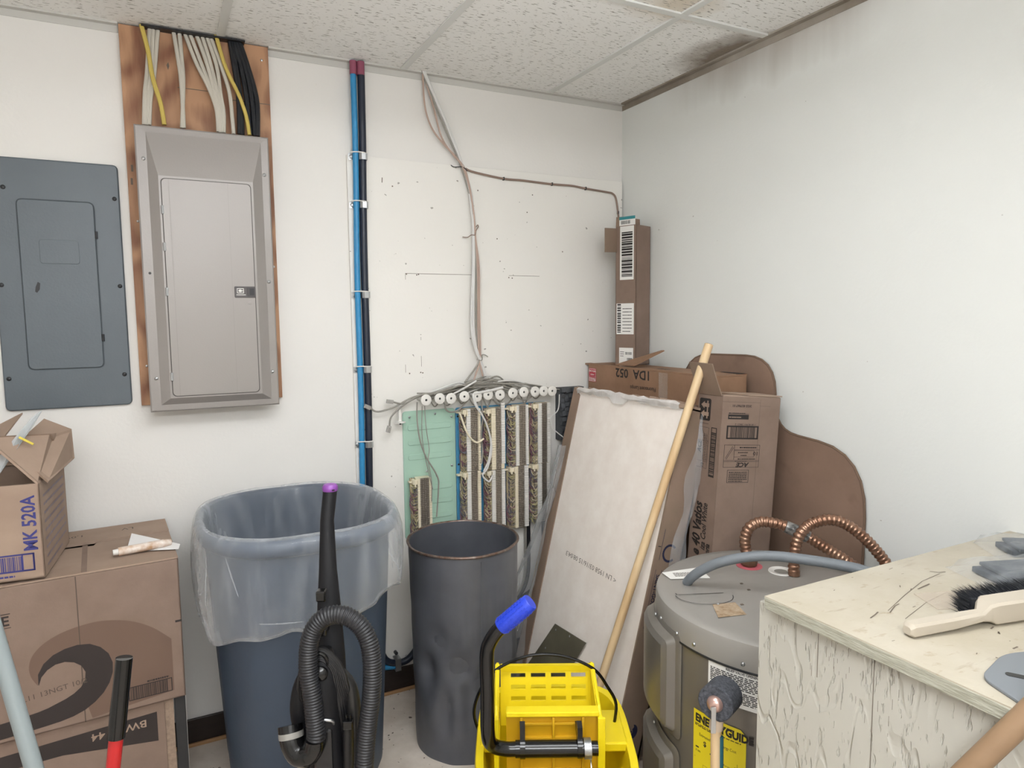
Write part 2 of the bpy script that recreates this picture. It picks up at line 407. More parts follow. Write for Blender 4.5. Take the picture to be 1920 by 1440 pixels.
def screw(parent, p, n=(0, -1, 0), r=.005, name='screw', m=None):
    n = V(n).normalized(); p = V(p)
    MB().lathe([(r, 0), (r, .0012), (r*.7, .003), (0.0001, .0036)], p, n, 10).build(name, m or MSTEEL, parent, smooth=True)

# ------------------------------------------------------------------ room
WB = F((0, 0, 0), (1, 0, 0), (0, 0, 1))          # back wall frame, normal -y
struct(MB().box(XL-.1, XR+.1, YF-.1, .1, -.06, 0), 'floor', MFLOOR)
struct(MB().box(XL, XR, 0, .1, 0, H+.1), 'wall_back', MW)
struct(MB().box(XR, XR+.1, YF, .1, 0, H+.1), 'wall_right', MWR)
struct(MB().box(XL-.1, XL, YF, .1, 0, H+.1), 'wall_left', MW)
struct(MB().box(XL-.1, XR+.1, YF-.1, YF, 0, H+.1), 'wall_front', MW)
ceil = struct(MB().box(XL-.1, XR+.1, YF-.1, .1, H+.03, H+.09), 'ceiling', mat('plenum', '#55534f', .9))
gx = [XL, -1.2192, -.6096, 0, .6096, 1.2192, XR]; gy = [0, -.80, -2.0192, -3.2384, YF]
for i in range(len(gx)-1):
    for j in range(len(gy)-1):
        a, b, c, d = gx[i]+.004, gx[i+1]-.004, gy[j+1]+.004, gy[j]-.004
        MB().box(a, b, c, d, H+.004, H+.018).build('ceiling_tile', MCEIL, ceil)
for x in gx[1:-1]: MB().box(x-.012, x+.012, YF, 0, H-.001, H+.006).build('grid_bar', MGRID, ceil)
for y in gy[1:-1]: MB().box(XL, XR, y-.012, y+.012, H-.0015, H+.0055).build('grid_bar', MGRID, ceil)
def lit_lens(k):
    M = bpy.data.materials.new('lit_lens'); M.use_nodes = True; b = M.node_tree.nodes['Principled BSDF']
    b.inputs['Base Color'].default_value = (.9, .9, .9, 1); b.inputs['Emission Color'].default_value = (0.965, 0.998, 1.035, 1); b.inputs['Emission Strength'].default_value = k
    return M
for i, (lx, ly, lz, tu, lk) in enumerate(LAMPS):
    lu, lv = (V((1, 0, 0)), V((0, 1, 0))) if tu else (V((0, -1, 0)), V((1, 0, 0)))
    t = thing('ceiling_light', ('lit fluorescent light hanging over the middle of the floor', 'lit fluorescent light hanging behind the camera')[i], 'ceiling light', (lx, ly, H-.001), group='ceiling lights')
    lf_ = F(V((lx, ly, lz))-lv*.6, lu, (0, 0, 1))
    MB().prism(rrect(-.125, -.045, .125, .045, .035, 3), lf_, -1.2, 0).build('lens', lit_lens(lk), t)
    for d0, d1 in ((0, .015), (-1.215, -1.2)): MB().fbox(lf_, -.13, .13, -.05, .05, d0, d1).build('end_cap', MGRID, t)
    for dy in (-.4, .4): MB().cyl(V((lx, ly, lz+.046))+lv*dy, V((lx, ly, H-.002))+lv*dy, .004, n=6).build('hanger', MSTEEL, t)
struct(MB().box(XL, -.285, -.022, 0, H-.002, H+.02).box(XL, -.285, -.0025, 0, H-.022, H)
       .box(.148, XR, -.022, 0, H-.002, H+.02).box(.148, XR, -.0025, 0, H-.022, H), 'trim_1', mat('wall_angle', '#c6c4be', .5))
struct(MB().box(XR-.022, XR, YF, -.022, H-.002, H+.02).box(XR-.0025, XR, YF, -.003, H-.022, H), 'trim_2', mat('stained_wall_angle', '#a59d92', .6, col2='#857a6d', vscale=4))
struct(MB().box(XL, XR, -.009, 0, 0, .094), 'baseboard_back', MBASE, bevel=.003)
struct(MB().box(XL, .66, -.02, -.009, 0, .012), 'trim_3', MSHOE, bevel=.003)
struct(MB().box(XR-.009, XR, YF, -.009, 0, .094), 'baseboard_right', MBASE, bevel=.003)

# ------------------------------------------------------------------ back wall: boards and panels
t = thing('painted_backboard', 'cream painted backboard on back wall behind the telephone blocks', 'board', (.99, 0, .12))
MB().box(.397, XR-.006, -.012, -.0006, .12, 2.017).build('board', MBOARD, t, bevel=.001)
mk = MB(); fb = F((0, -.0122, 0), (1, 0, 0), (0, 0, 1))
mk.quad(fb, .60, 1.607, .27, .0016); mk.quad(fb, .60, 1.585, .0014, .022); mk.quad(fb, .655, 1.26, .0014, .04); mk.quad(fb, .592, 1.24, .0013, .03)
mk.quad(fb, 1.03, 1.607, .14, .0014); mk.quad(fb, .655, 1.36, .0013, .012)
for u, v in ((.605, 1.605), (.645, 1.603), (.652, 1.605), (.652, 1.238), (.66, 1.236), (.608, 1.236), (1.03, 1.6), (1.045, 1.598), (.98, 1.75), (1.115, 1.86), (1.14, 1.93), (.90, 1.93), (.56, 1.92), (1.28, 1.71)):
    mk.poly(fb, [(u+.0028*math.cos(a), v+.0028*math.sin(a)) for a in (0, 1, 2, 3, 4, 5, 6)])
mk.poly(fb, [(.52, 1.93), (.523, 1.93), (.524, 1.948), (.521, 1.948)])
mk.build('pencil_marks_and_holes', MGUNK, t, stuff=True)

t = thing('plywood_board', 'raw reddish plywood board behind the taupe breaker panel', 'board', (-.07, 0, 1.175))
MB().box(-.283, .146, -.019, -.0005, 1.175, H).build('board', MPLY, t, bevel=.001)
MB().box(-.222, .072, -.052, -.0195, H-.006, H-.0015).build('cable_slot', MBLK, t, label='dark slot in the ceiling edge')
for x, z in ((.125, 2.29), (-.262, 1.75), (-.262, 1.30), (.135, 1.62)): screw(t, (x, -.019, z), r=.004)
pm = MB(); fp = F((0, -.0193, 0), (1, 0, 0), (0, 0, 1))
pm.quad(fp, -.13, 2.168, .09, .0022).quad(fp, .03, 2.15, .115, .0025).quad(fp, -.275, 1.86, .006, .02).quad(fp, -.272, 1.9, .006, .02)
pm.poly(fp, [(-.158, 2.232), (-.152, 2.242), (-.15, 2.23), (-.154, 2.218)])
pm.build('saw_marks', MGUNK, t, stuff=True)

# flush grey panel
t = thing('flush_electrical_panel', 'blue-grey flush breaker panel with bent corner door, on the left', 'electrical panel', (-.472, 0, 1.18))
cv = MB().prism(rrect(-.636, 1.180, -.308, 1.917, .014), WB, .0, .012).build('cover', MGREYP, t, smooth=True, bevel=.004)
dr = MB().prism(rrect(-.5705, 1.3015, -.379, 1.7985, .014), WB, .0122, .0165).build('door', MGREYP, t, smooth=True, bevel=.0015)
MB().prism(rrect(-.5735, 1.2985, -.376, 1.8015, .016), WB, .0115, .0124).build('door_gap', mat('panel_gap', '#454c51', .7), t)
MB().prism(rrect(-.523, 1.614, -.423, 1.684, .008), WB, .0165, .0185).build('embossed_plate', MGREYP, dr, smooth=True, bevel=.002)
MB().prism([(-.541, 1.531), (-.536, 1.528), (-.529, 1.538), (-.527, 1.556), (-.533, 1.560), (-.539, 1.545)], WB, .0165, .0172).build('latch_hole', MBLK, dr)
for z in (1.703, 1.392): MB().cyl((-.376, -.0165, z-.011), (-.376, -.0165, z+.011), .004, n=8).build('hinge', MDARKM, t, smooth=True)
for x, z in ((-.322, 1.815), (-.322, 1.55), (-.325, 1.276), (-.622, 1.55), (-.622, 1.276), (-.60, 1.83)):
    screw(t, (x, -.012, z), r=.0065, m=MDARKM)
# taupe surface panel
t = thing('surface_breaker_panel', 'tall taupe surface-mounted breaker panel with black latch on plywood board', 'electrical panel', (-.067, -.02, 1.161))
MB().box(-.238, .104, -.095, -.0195, 1.178, 2.012).build('box', MBEIGE, t, bevel=.002)
cvm = MB(); ox0, ox1, oz0, oz1 = -.257, .123, 1.161, 2.024; ix0, ix1, iz0, iz1 = -.2, .068, 1.203, 1.876
def ring(x0, x1, z0, z1, y): return [V((x0, y, z0)), V((x1, y, z0)), V((x1, y, z1)), V((x0, y, z1))]
rings = [ring(ox0, ox1, oz0, oz1, -.086), ring(ox0, ox1, oz0, oz1, -.100), ring(ox0+.004, ox1-.004, oz0+.004, oz1-.004, -.103), ring(ox0+.030, ox1-.024, oz0+.021, oz1-.020, -.104), ring(ix0, ix1, iz0, iz1, -.122)]
vs = sum(rings, []); fs = [(i*4+k, i*4+(k+1) % 4, i*4+4+(k+1) % 4, i*4+4+k) for i in range(4) for k in range(4)]+[(3, 2, 1, 0), (16, 17, 18, 19)]
cvm.add(vs, fs); cvm.build('cover', MBEIGE, t)
MB().prism(rrect(-.1945, 1.2075, .0615, 1.8695, .013), WB, .1222, .1226).build('door_gap', mat('taupe_gap', '#4b4643', .7), t)
dr = MB().prism(rrect(-.192, 1.210, .059, 1.867, .012), WB, .1226, .1252).build('door', MBEIGE, t, smooth=True)
MB().quad(WB, -.1735, 1.211, .0013, .655, .1255).quad(WB, -.008, 1.211, .0009, .655, .1255).build('crease', mat('taupe_crease', '#8a8480', .5), dr)
for z in (1.775, 1.665, 1.53, 1.27): MB().cyl((-.1935, -.1246, z-.012), (-.1935, -.1246, z+.012), .0042, n=8).build('hinge', MSTEEL, t, smooth=True)
la = MB().prism(rrect(-.002, 1.513, .061, 1.548, .003), WB, .1250, .1285).build('latch', mat('latch_grey', '#4a4443', .4), dr, bevel=.0008)
lm = MB(); lf = F((0, -.1285, 0), (1, 0, 0), (0, 0, 1))
lm.rect(lf, .0045, 1.526, .021, .0165, .0022).quad(lf, .0025, 1.5205, .028, .0022)
lm.poly(lf, [(.0145+.0055*math.cos(a/10*2*math.pi), 1.5343+.0042*math.sin(a/10*2*math.pi)) for a in range(10)]).poly(lf, [(.0195, 1.5343), (.0225, 1.5365), (.0225, 1.532)])
lm.build('logo', MWHITE, dr)
MB().prism(rrect(.035, 1.5165, .058, 1.5445, .002), lf, .0, .0012).build('slider', mat('slider_grey', '#3c3737', .5), dr)
MB().quad(lf, .0425, 1.5205, .0135, .021, .0015).build('finger_slot', MBLK, dr)
MB().lathe([(.0062, 0), (.0062, .0006), (.0052, .0008), (.0001, .0008)], (.043, -.1252, 1.496), (0, -1, 0), 16).build('knockout', MBEIGE, dr, smooth=True)
for x, z in ((-.236, 1.925), (.106, 1.905), (.106, 1.565), (-.237, 1.265), (.105, 1.272)): screw(t, (x, -.1045, z), r=.0055)
MB().lathe([(.004, 0), (.0001, .0002)], (-.237, -.1045, 1.586), (0, -1, 0), 10).build('screw_hole', MBLK, t)

# measured centre lines of the wall cables (metres)
WHITE_CABLES=[ [(-0.198,-0.028,2.339),(-0.212,-0.039,2.202),(-0.222,-0.049,2.129),(-0.229,-0.06,2.034)],
 [(-0.188,-0.028,2.341),(-0.201,-0.039,2.203),(-0.214,-0.049,2.121),(-0.223,-0.06,2.034)],
 [(-0.175,-0.028,2.341),(-0.194,-0.039,2.191),(-0.208,-0.049,2.112),(-0.215,-0.06,2.035)],
 [(-0.134,-0.028,2.342),(-0.126,-0.039,2.261),(-0.12,-0.049,2.179),(-0.12,-0.06,2.037)],
 [(-0.117,-0.028,2.34),(-0.115,-0.039,2.263),(-0.114,-0.049,2.18),(-0.125,-0.06,2.036)],
 [(-0.104,-0.028,2.34),(-0.074,-0.036,2.247),(-0.042,-0.044,2.173),(-0.023,-0.052,2.107),(-0.021,-0.06,2.036)],
 [(-0.089,-0.028,2.34),(-0.06,-0.036,2.249),(-0.037,-0.044,2.174),(-0.019,-0.052,2.098),(-0.016,-0.06,2.034)],
 [(-0.071,-0.028,2.342),(-0.046,-0.036,2.26),(-0.028,-0.044,2.175),(-0.011,-0.052,2.099),(-0.013,-0.06,2.035)],
 [(-0.055,-0.028,2.344),(-0.033,-0.036,2.253),(-0.019,-0.044,2.176),(-0.005,-0.052,2.1),(-0.009,-0.06,2.035)],
 [(-0.042,-0.028,2.345),(-0.015,-0.036,2.246),(-0.008,-0.044,2.159),(-0.002,-0.052,2.1),(-0.005,-0.06,2.035)],
 [(-0.03,-0.028,2.343),(0.003,-0.036,2.234),(0.019,-0.044,2.163),(0.023,-0.052,2.084),(0.024,-0.06,2.034)],
]
YELLOW_CABLES=[ [(-0.221,-0.04,2.333),(-0.207,-0.046,2.259),(-0.198,-0.053,2.177),(-0.181,-0.059,2.104),(-0.174,-0.065,2.039)],
 [(-0.013,-0.04,2.34),(0.011,-0.046,2.242),(0.044,-0.053,2.164),(0.064,-0.059,2.097),(0.071,-0.065,2.035)],
]
BLACK_CABLES=[ [(0.027,-0.03,2.344),(0.036,-0.038,2.263),(0.045,-0.047,2.165),(0.043,-0.055,2.037)],
 [(0.033,-0.03,2.344),(0.044,-0.038,2.24),(0.051,-0.047,2.142),(0.05,-0.055,2.035)],
 [(0.04,-0.03,2.344),(0.057,-0.038,2.256),(0.068,-0.047,2.168),(0.074,-0.055,2.038)],
 [(0.046,-0.03,2.345),(0.067,-0.038,2.267),(0.084,-0.047,2.17),(0.089,-0.055,2.037)],
 [(0.054,-0.03,2.346),(0.082,-0.038,2.246),(0.101,-0.047,2.148),(0.097,-0.055,2.036)],
]
PHONE_CABLES=[ [(0.682,-0.02,2.34),(0.736,-0.022,2.231),(0.78,-0.025,2.135),(0.825,-0.027,2.025),(0.853,-0.03,1.929),(0.866,-0.033,1.819),(0.867,-0.035,1.748),(0.862,-0.038,1.614),(0.853,-0.04,1.47),(0.854,-0.042,1.373),(0.869,-0.045,1.309),(0.884,-0.047,1.275),(0.903,-0.05,1.215)],
 [(0.688,-0.02,2.341),(0.747,-0.023,2.217),(0.792,-0.025,2.12),(0.831,-0.028,2.015),(0.864,-0.031,1.913),(0.871,-0.034,1.802),(0.871,-0.036,1.748),(0.867,-0.039,1.614),(0.86,-0.042,1.47),(0.864,-0.045,1.348),(0.887,-0.047,1.274),(0.91,-0.05,1.215)],
 [(0.679,-0.02,2.339),(0.716,-0.022,2.25),(0.768,-0.025,2.133),(0.813,-0.027,2.041),(0.844,-0.03,1.955),(0.866,-0.033,1.857),(0.871,-0.035,1.774),(0.873,-0.038,1.748),(0.876,-0.04,1.566),(0.872,-0.042,1.421),(0.88,-0.045,1.299),(0.879,-0.047,1.27),(0.817,-0.05,1.195)],
 [(0.682,-0.02,2.34),(0.719,-0.022,2.224),(0.75,-0.025,2.11),(0.795,-0.027,2.05),(0.836,-0.03,2.009),(0.858,-0.033,1.929),(0.873,-0.035,1.819),(0.876,-0.038,1.743),(0.888,-0.04,1.638),(0.886,-0.042,1.469),(0.887,-0.045,1.323),(0.881,-0.047,1.27),(0.855,-0.05,1.202)],
 [(0.683,-0.02,2.34),(0.687,-0.023,2.22),(0.71,-0.025,2.143),(0.754,-0.028,2.088),(0.812,-0.031,2.034),(0.846,-0.034,1.966),(0.87,-0.036,1.846),(0.874,-0.039,1.738),(0.881,-0.042,1.614),(0.878,-0.045,1.421),(0.88,-0.047,1.294),(0.892,-0.05,1.215)],
]
WALL_WIRE=[(0.848,-0.018,2.006),(0.885,-0.018,1.996),(1.009,-0.018,1.982),(1.093,-0.018,1.982),(1.228,-0.018,1.978),(1.321,-0.018,1.979),(1.39,-0.018,1.973),(1.495,-0.018,1.966),(1.526,-0.018,1.962),(1.544,-0.018,1.942),(1.555,-0.018,1.884),(1.559,-0.018,1.847)]
GREY_TANGLE=[ [(0.444,-0.053,1.12),(0.471,-0.055,1.106),(0.532,-0.056,1.119),(0.605,-0.058,1.151),(0.704,-0.059,1.165),(0.781,-0.061,1.18),(0.859,-0.063,1.195),(0.912,-0.064,1.207)],
 [(0.527,-0.058,1.138),(0.57,-0.06,1.13),(0.628,-0.061,1.155),(0.713,-0.063,1.167),(0.805,-0.064,1.184),(0.884,-0.066,1.199)],
 [(0.508,-0.067,1.052),(0.519,-0.064,1.088),(0.569,-0.06,1.126),(0.63,-0.057,1.152),(0.732,-0.054,1.17),(0.838,-0.051,1.195),(0.898,-0.047,1.212)],
 [(0.624,-0.045,1.163),(0.667,-0.051,1.161),(0.73,-0.057,1.161),(0.806,-0.063,1.174),(0.856,-0.069,1.188),(0.934,-0.074,1.202)],
 [(0.645,-0.054,1.144),(0.706,-0.054,1.157),(0.789,-0.054,1.174),(0.879,-0.054,1.189),(0.95,-0.053,1.212),(0.989,-0.053,1.188),(1.022,-0.053,1.161)],
 [(0.676,-0.08,1.159),(0.748,-0.077,1.178),(0.827,-0.074,1.188),(0.909,-0.071,1.188),(0.992,-0.068,1.179),(1.079,-0.065,1.159),(1.138,-0.061,1.155)],
 [(0.708,-0.074,1.161),(0.771,-0.071,1.181),(0.856,-0.068,1.184),(0.955,-0.065,1.176),(1.023,-0.062,1.157)],
 [(0.894,-0.067,1.164),(0.967,-0.063,1.19),(1.053,-0.059,1.182),(1.142,-0.055,1.16),(1.24,-0.05,1.143)],
 [(0.911,-0.067,1.203),(0.964,-0.069,1.185),(1.047,-0.071,1.179),(1.126,-0.073,1.167),(1.177,-0.075,1.154)],
 [(0.652,-0.063,1.153),(0.722,-0.065,1.165),(0.799,-0.066,1.171),(0.878,-0.068,1.175),(0.958,-0.069,1.168),(1.007,-0.071,1.151)],
 [(0.69,-0.068,1.153),(0.753,-0.064,1.166),(0.828,-0.06,1.181),(0.905,-0.056,1.202),(0.962,-0.051,1.194),(1.02,-0.047,1.166)],
 [(0.724,-0.072,1.117),(0.729,-0.07,1.097),(0.75,-0.069,1.086),(0.781,-0.068,1.093),(0.819,-0.067,1.125),(0.83,-0.066,1.143)],
 [(0.931,-0.056,1.121),(0.96,-0.052,1.099),(1.001,-0.049,1.101),(1.025,-0.046,1.125)],
 [(1.033,-0.075,1.122),(1.07,-0.068,1.111),(1.109,-0.062,1.126)],
 [(0.615,-0.07,1.133),(0.613,-0.071,1.072),(0.621,-0.072,0.996),(0.643,-0.073,0.927),(0.687,-0.074,0.846),(0.69,-0.075,0.797),(0.68,-0.076,0.691)],
 [(0.644,-0.07,1.117),(0.647,-0.071,1.041),(0.657,-0.073,0.955),(0.652,-0.074,0.908),(0.663,-0.076,0.83),(0.661,-0.077,0.753)],
 [(0.638,-0.059,1.116),(0.634,-0.062,1.013),(0.641,-0.066,0.936),(0.658,-0.069,0.848),(0.668,-0.073,0.799)],
 [(0.88,-0.061,1.12),(0.883,-0.065,1.061),(0.874,-0.069,0.993),(0.877,-0.073,0.924),(0.869,-0.078,0.876)],
]
WHITE_TANGLE=[ [(0.753,-0.09,1.158),(0.804,-0.092,1.181),(0.845,-0.095,1.203)],
 [(0.835,-0.09,1.153),(0.898,-0.092,1.161),(0.957,-0.095,1.171)],
 [(0.83,-0.09,1.151),(0.84,-0.091,1.111),(0.876,-0.091,1.055),(0.901,-0.092,0.984),(0.906,-0.092,0.924),(0.888,-0.093,0.861),(0.866,-0.094,0.834),(0.892,-0.094,0.806),(0.909,-0.095,0.83)],
 [(0.838,-0.09,1.15),(0.847,-0.091,1.106),(0.883,-0.092,1.04),(0.903,-0.093,0.964),(0.894,-0.094,0.896),(0.871,-0.095,0.849)],
 [(0.777,-0.09,1.082),(0.806,-0.092,1.002),(0.841,-0.093,0.965),(0.873,-0.095,0.977)],
 [(1.216,-0.09,1.128),(1.209,-0.091,1.066),(1.173,-0.092,1.033),(1.184,-0.094,0.991),(1.231,-0.095,0.951)],
]
SPOOLS=[(0.643,1.141),(0.697,1.143),(0.742,1.141),(0.796,1.145),(0.849,1.142),(0.896,1.146),(0.947,1.143),(1.003,1.146),(1.052,1.147),(1.103,1.146),(1.142,1.146),(1.182,1.144)]

# ------------------------------------------------------------------ cables above the taupe panel
def cable(name, pts, r, m, label, group, cat='cable', n=8, sub=6, flat=None):
    return tag(MB().tube(pts, r, n, sub, flat=flat).build(name, m, smooth=True), label, cat, group)
ORD = ('leftmost', 'second', 'third', 'fourth', 'fifth')
for i, p in enumerate(WHITE_CABLES):
    lb, g = (((('leftmost', 'middle', 'rightmost')[i]) + ' white cable of the left bunch, under the first yellow cable', 'white cables, left bunch') if i < 3 else
             (('left', 'right')[i-3] + ' white cable of the middle pair above the taupe panel', 'white cables, middle pair') if i < 5 else
             (ORD[(i-5) % 5] + ' white cable from the left in the wide right-hand bunch', 'white cables, right bunch'))
    if i == 10: lb, g = 'lone white cable bowing right, just left of the black cables', None
    cable('power_cable', p, .0062, MCBLW, lb, g)
cable('power_cable', YELLOW_CABLES[0], .0065, MCBLY, 'yellow cable crossing the left bunch of white cables', None)
cable('power_cable', YELLOW_CABLES[1], .006, MCBLY, 'yellow cable crossing in front of the black cables', None)
for k, p in enumerate(BLACK_CABLES): cable('power_cable', p, .0078, MCBLK, ORD[k] + ' black cable from the left in the bunch above the taupe panel', 'black cables above the taupe panel')

# blue tube, black pipe and their clamps
bx = lambda z: .4385 - .011*(2.32-z)/1.3
blue = [(bx(z)-.013+.002*math.sin(z*7), -.026, z) for z in (H-.001, 2.1, 1.9, 1.7, 1.5, 1.3, 1.1, .9, .6, .3)]
blk = [(bx(z)+.013+.002*math.sin(z*6+1), -.027, z) for z in (H-.001, 2.1, 1.9, 1.7, 1.5, 1.3, 1.1, .9, .6, .32)]
o = tag(MB().tube(blue+[(.425, -.026, .2), (.45, -.028, .135), (.50, -.030, .118), (.53, -.030, .12)], .0105, 10, 5).build('blue_tube', MBLUE, smooth=True), 'bright blue tube running down the back wall beside the black pipe', 'tube')
o = tag(MB().tube(blk+[(.455, -.027, .22), (.48, -.03, .15), (.53, -.032, .128), (.575, -.034, .14), (.62, -.036, .20), (.66, -.036, .30), (.70, -.034, .42)], .0132, 10, 5).build('black_pipe', MCBLN, smooth=True), 'dark navy pipe down the back wall, curling behind the grey drum', 'pipe')
MB().tube([(bx(H)+.013, -.027, H-.002), (bx(2.29)+.013, -.027, 2.287)], .0142, 10, 2).tube([(bx(H)-.013, -.026, H-.002), (bx(2.29)-.013, -.026, 2.287)], .0125, 10, 2).build('tape_wrap', MPINK, o, smooth=True, label='dusty pink tape at the ceiling')
def clamp(z, lab, x=None, yb=-.012):
    x = bx(z) if x is None else x
    t = thing('pipe_clamp', lab, 'clamp', (x, yb, z-.012))
    pts = [(x-.034, yb-.002), (x-.003, yb-.003), (x-.001, -.036), (x+.006, -.0425), (x+.02, -.0425), (x+.028, -.034), (x+.030, yb-.001)]
    mb = MB()
    for a, b in zip(pts, pts[1:]): mb.obox((a[0], a[1], z-.011), (b[0]-a[0], b[1]-a[1], 0), (0, -.0018, 0), (0, 0, .022))
    mb.build('strap', MSTEEL, t)
    MB().tube([(x-.03, -.03, z+.012), (x-.013, -.039, z+.013), (x+.013, -.043, z+.012), (x+.029, -.03, z+.011)], .0022, 6, 4).build('zip_tie', MWHITE, t, smooth=True)
    MB().lathe([(.0085, 0), (.0085, .003), (.004, .0055), (.0001, .0055)], (x-.024, yb-.002, z), (0, -1, 0), 8).build('screw', MSTEEL, t)
for z, l in ((2.010, 'galvanised pipe clamp nearest the ceiling, on blue and black pipes'), (1.843, 'galvanised pipe clamp, second below the ceiling'), (1.527, 'galvanised pipe clamp level with the taupe panel latch'),
             (1.259, 'galvanised pipe clamp a little above the mint backplate'), (.985, 'galvanised pipe clamp just above the rim of the lined bin')): clamp(z, l)
t = thing('pipe_clamp', 'low galvanised clamp near the baseboard between bin and drum', 'clamp', (.523, -.012, .105))
MB().obox((.512, -.014, .105), (.022, 0, 0), (0, -.036, 0), (0, 0, .004)).obox((.512, -.048, .105), (.022, 0, 0), (0, -.003, 0), (0, 0, .045)).obox((.512, -.014, .148), (.022, 0, 0), (0, -.036, 0), (0, 0, .004)).build('strap', MSTEEL, t)
MB().cyl((.523, -.012, .165), (.523, -.028, .165), .007, n=8).build('screw', MDARKM, t)

# ------------------------------------------------------------------ telephone cables
for p, m, r, l in zip(PHONE_CABLES, (MPHW, MPHW, MGREYC, MPINKC, MPINKC), (.0048, .0048, .0036, .0034, .0034),
        ('left one of two white telephone cables hanging from the ceiling', 'right one of two white telephone cables hanging from the ceiling', 'grey telephone cable at the right of the hanging bundle',
         'dusty pink telephone cable lying against the white ones', 'dusty pink telephone cable bowing out left below the ceiling')):
    cable('telephone_cable', p, r, m, l, 'telephone cables from the ceiling')
o = cable('wall_wire', WALL_WIRE, .0042, MBROWNC, 'thin brown wire stapled across the backboard to the corner', None, 'wire')
for i in (2, 4, 6, 10):
    x, y, z = WALL_WIRE[i]; MB().box(x-.002, x+.002, -.0235, -.012, z-.006, z+.006).build('staple', MDARKM, o)
def tie(pts, lab, m=MDARKM): tag(MB().tube(pts, .0018, 6, 5).build('cable_tie', m, smooth=True), lab, 'cable tie')
tie([(.79, -.014, 2.015), (.80, -.02, 2.008), (.826, -.033, 2.008), (.842, -.034, 2.0), (.85, -.024, 1.997)], 'black cable tie where the brown wire leaves the bundle')
tie([(.83, -.02, 1.75), (.846, -.03, 1.748), (.86, -.035, 1.757), (.872, -.043, 1.757), (.88, -.036, 1.775), (.892, -.03, 1.79), (.89, -.028, 1.797), (.884, -.028, 1.79)], 'twisted brown wire tie midway down the telephone bundle', MBROWNC)
tie([(.874, -.04, 1.281), (.884, -.056, 1.277), (.894, -.045, 1.282), (.90, -.03, 1.296), (.915, -.024, 1.296), (.93, -.02, 1.288)], 'grey wire tie at the foot of the telephone bundle', MGREYC)

for i, p in enumerate(GREY_TANGLE):
    if i in (14, 15, 16): cable('telephone_cable', p, .0028 if i == 14 else .0016, MGREYC, ('grey cable snaking down over the mint backplate' if i == 14 else 'hair-thin grey wire straggling over the mint backplate'), None if i == 14 else 'thin wires over the mint backplate')
    elif i in (0, 1, 2): continue
    else: cable('telephone_cable', p, .0032, MGREYC, 'grey telephone cable in the tangle above the white spools', 'grey cables tangled above the spools')
for i, (p, l) in enumerate(zip((GREY_TANGLE[0], GREY_TANGLE[1], GREY_TANGLE[2]), ('grey patch cable whose plug sticks out furthest left of the spools', 'grey patch cable with a cloudy plug above the sideways spool', 'grey patch cable whose plug hangs down left of the mint plate'))):
    t = thing('patch_cable', l, 'cable', p[0])
    MB().tube(p, .0034, 8, 6).build('cable', MGREYC, t, smooth=True)
    a, b = V(p[0]), V(p[1]); d = (a-b).normalized(); s = d.cross(V((0, 1, 0))).normalized()
    MB().obox(a-s*.007-V((0, .005, 0)), d*.024, s*.014, V((0, .010, 0))).obox(a+d*.004-s*.003-V((0, .009, 0)), d*.018, s*.006, V((0, .003, 0))).build('plug', film('plug_plastic_%d' % i, .55, '#b4b0aa', .2, 50), t)
for i, p in enumerate(WHITE_TANGLE):
    cable('telephone_cable', p, .0055 if i == 1 else (.0022 if i == 5 else .0036), MPHW if i != 4 else MCREAM,
          ('white cable crossing up left of the bundle above the spools', 'short thick white tube lying over the middle spools', 'white cable dropping from the spools and looping under the second block column', 'white cable dropping beside the looping one, between block columns', 'cream wire looped across the first block column', 'thin white wire from the last spool towards the plastic sheeting')[i], None)
for i in range(13):
    r = random.Random(100+i); x0 = r.uniform(.62, .78); x1 = r.uniform(.98, 1.2); zc = r.uniform(1.165, 1.205); z0 = r.uniform(1.125, 1.16); z1 = r.uniform(1.125, 1.158); d = r.uniform(.03, .075)
    if i % 3 == 0: x1 = r.uniform(.86, .95); z1 = zc+.02
    cable('telephone_cable', [(x0, -.035, z0), (x0*.65+x1*.35, -d, zc-.012), ((x0+x1)/2, -d-.008, zc), (x0*.3+x1*.7, -d, zc-.010), (x1, -.035, z1)], r.uniform(.0026, .0036), MGREYC if i % 4 else MPHW, 'grey telephone cable in the tangle above the white spools' if i % 4 else 'whitish telephone cable in the tangle above the white spools', 'grey cables tangled above the spools')
# extra small coils of cut wire behind the spools
for i in range(9):
    x = .66+.055*i; r = random.Random(i)
    cable('telephone_cable', [(x, -.05, 1.155), (x+.012, -.06, 1.125+r.uniform(-.01, .01)), (x+.03, -.055, 1.105+r.uniform(-.012, .01)), (x+.05, -.05, 1.13), (x+.062, -.045, 1.16)], .0026, MGREYC, 'grey telephone cable sagging between the white spools', 'cables sagging between the spools', n=6)

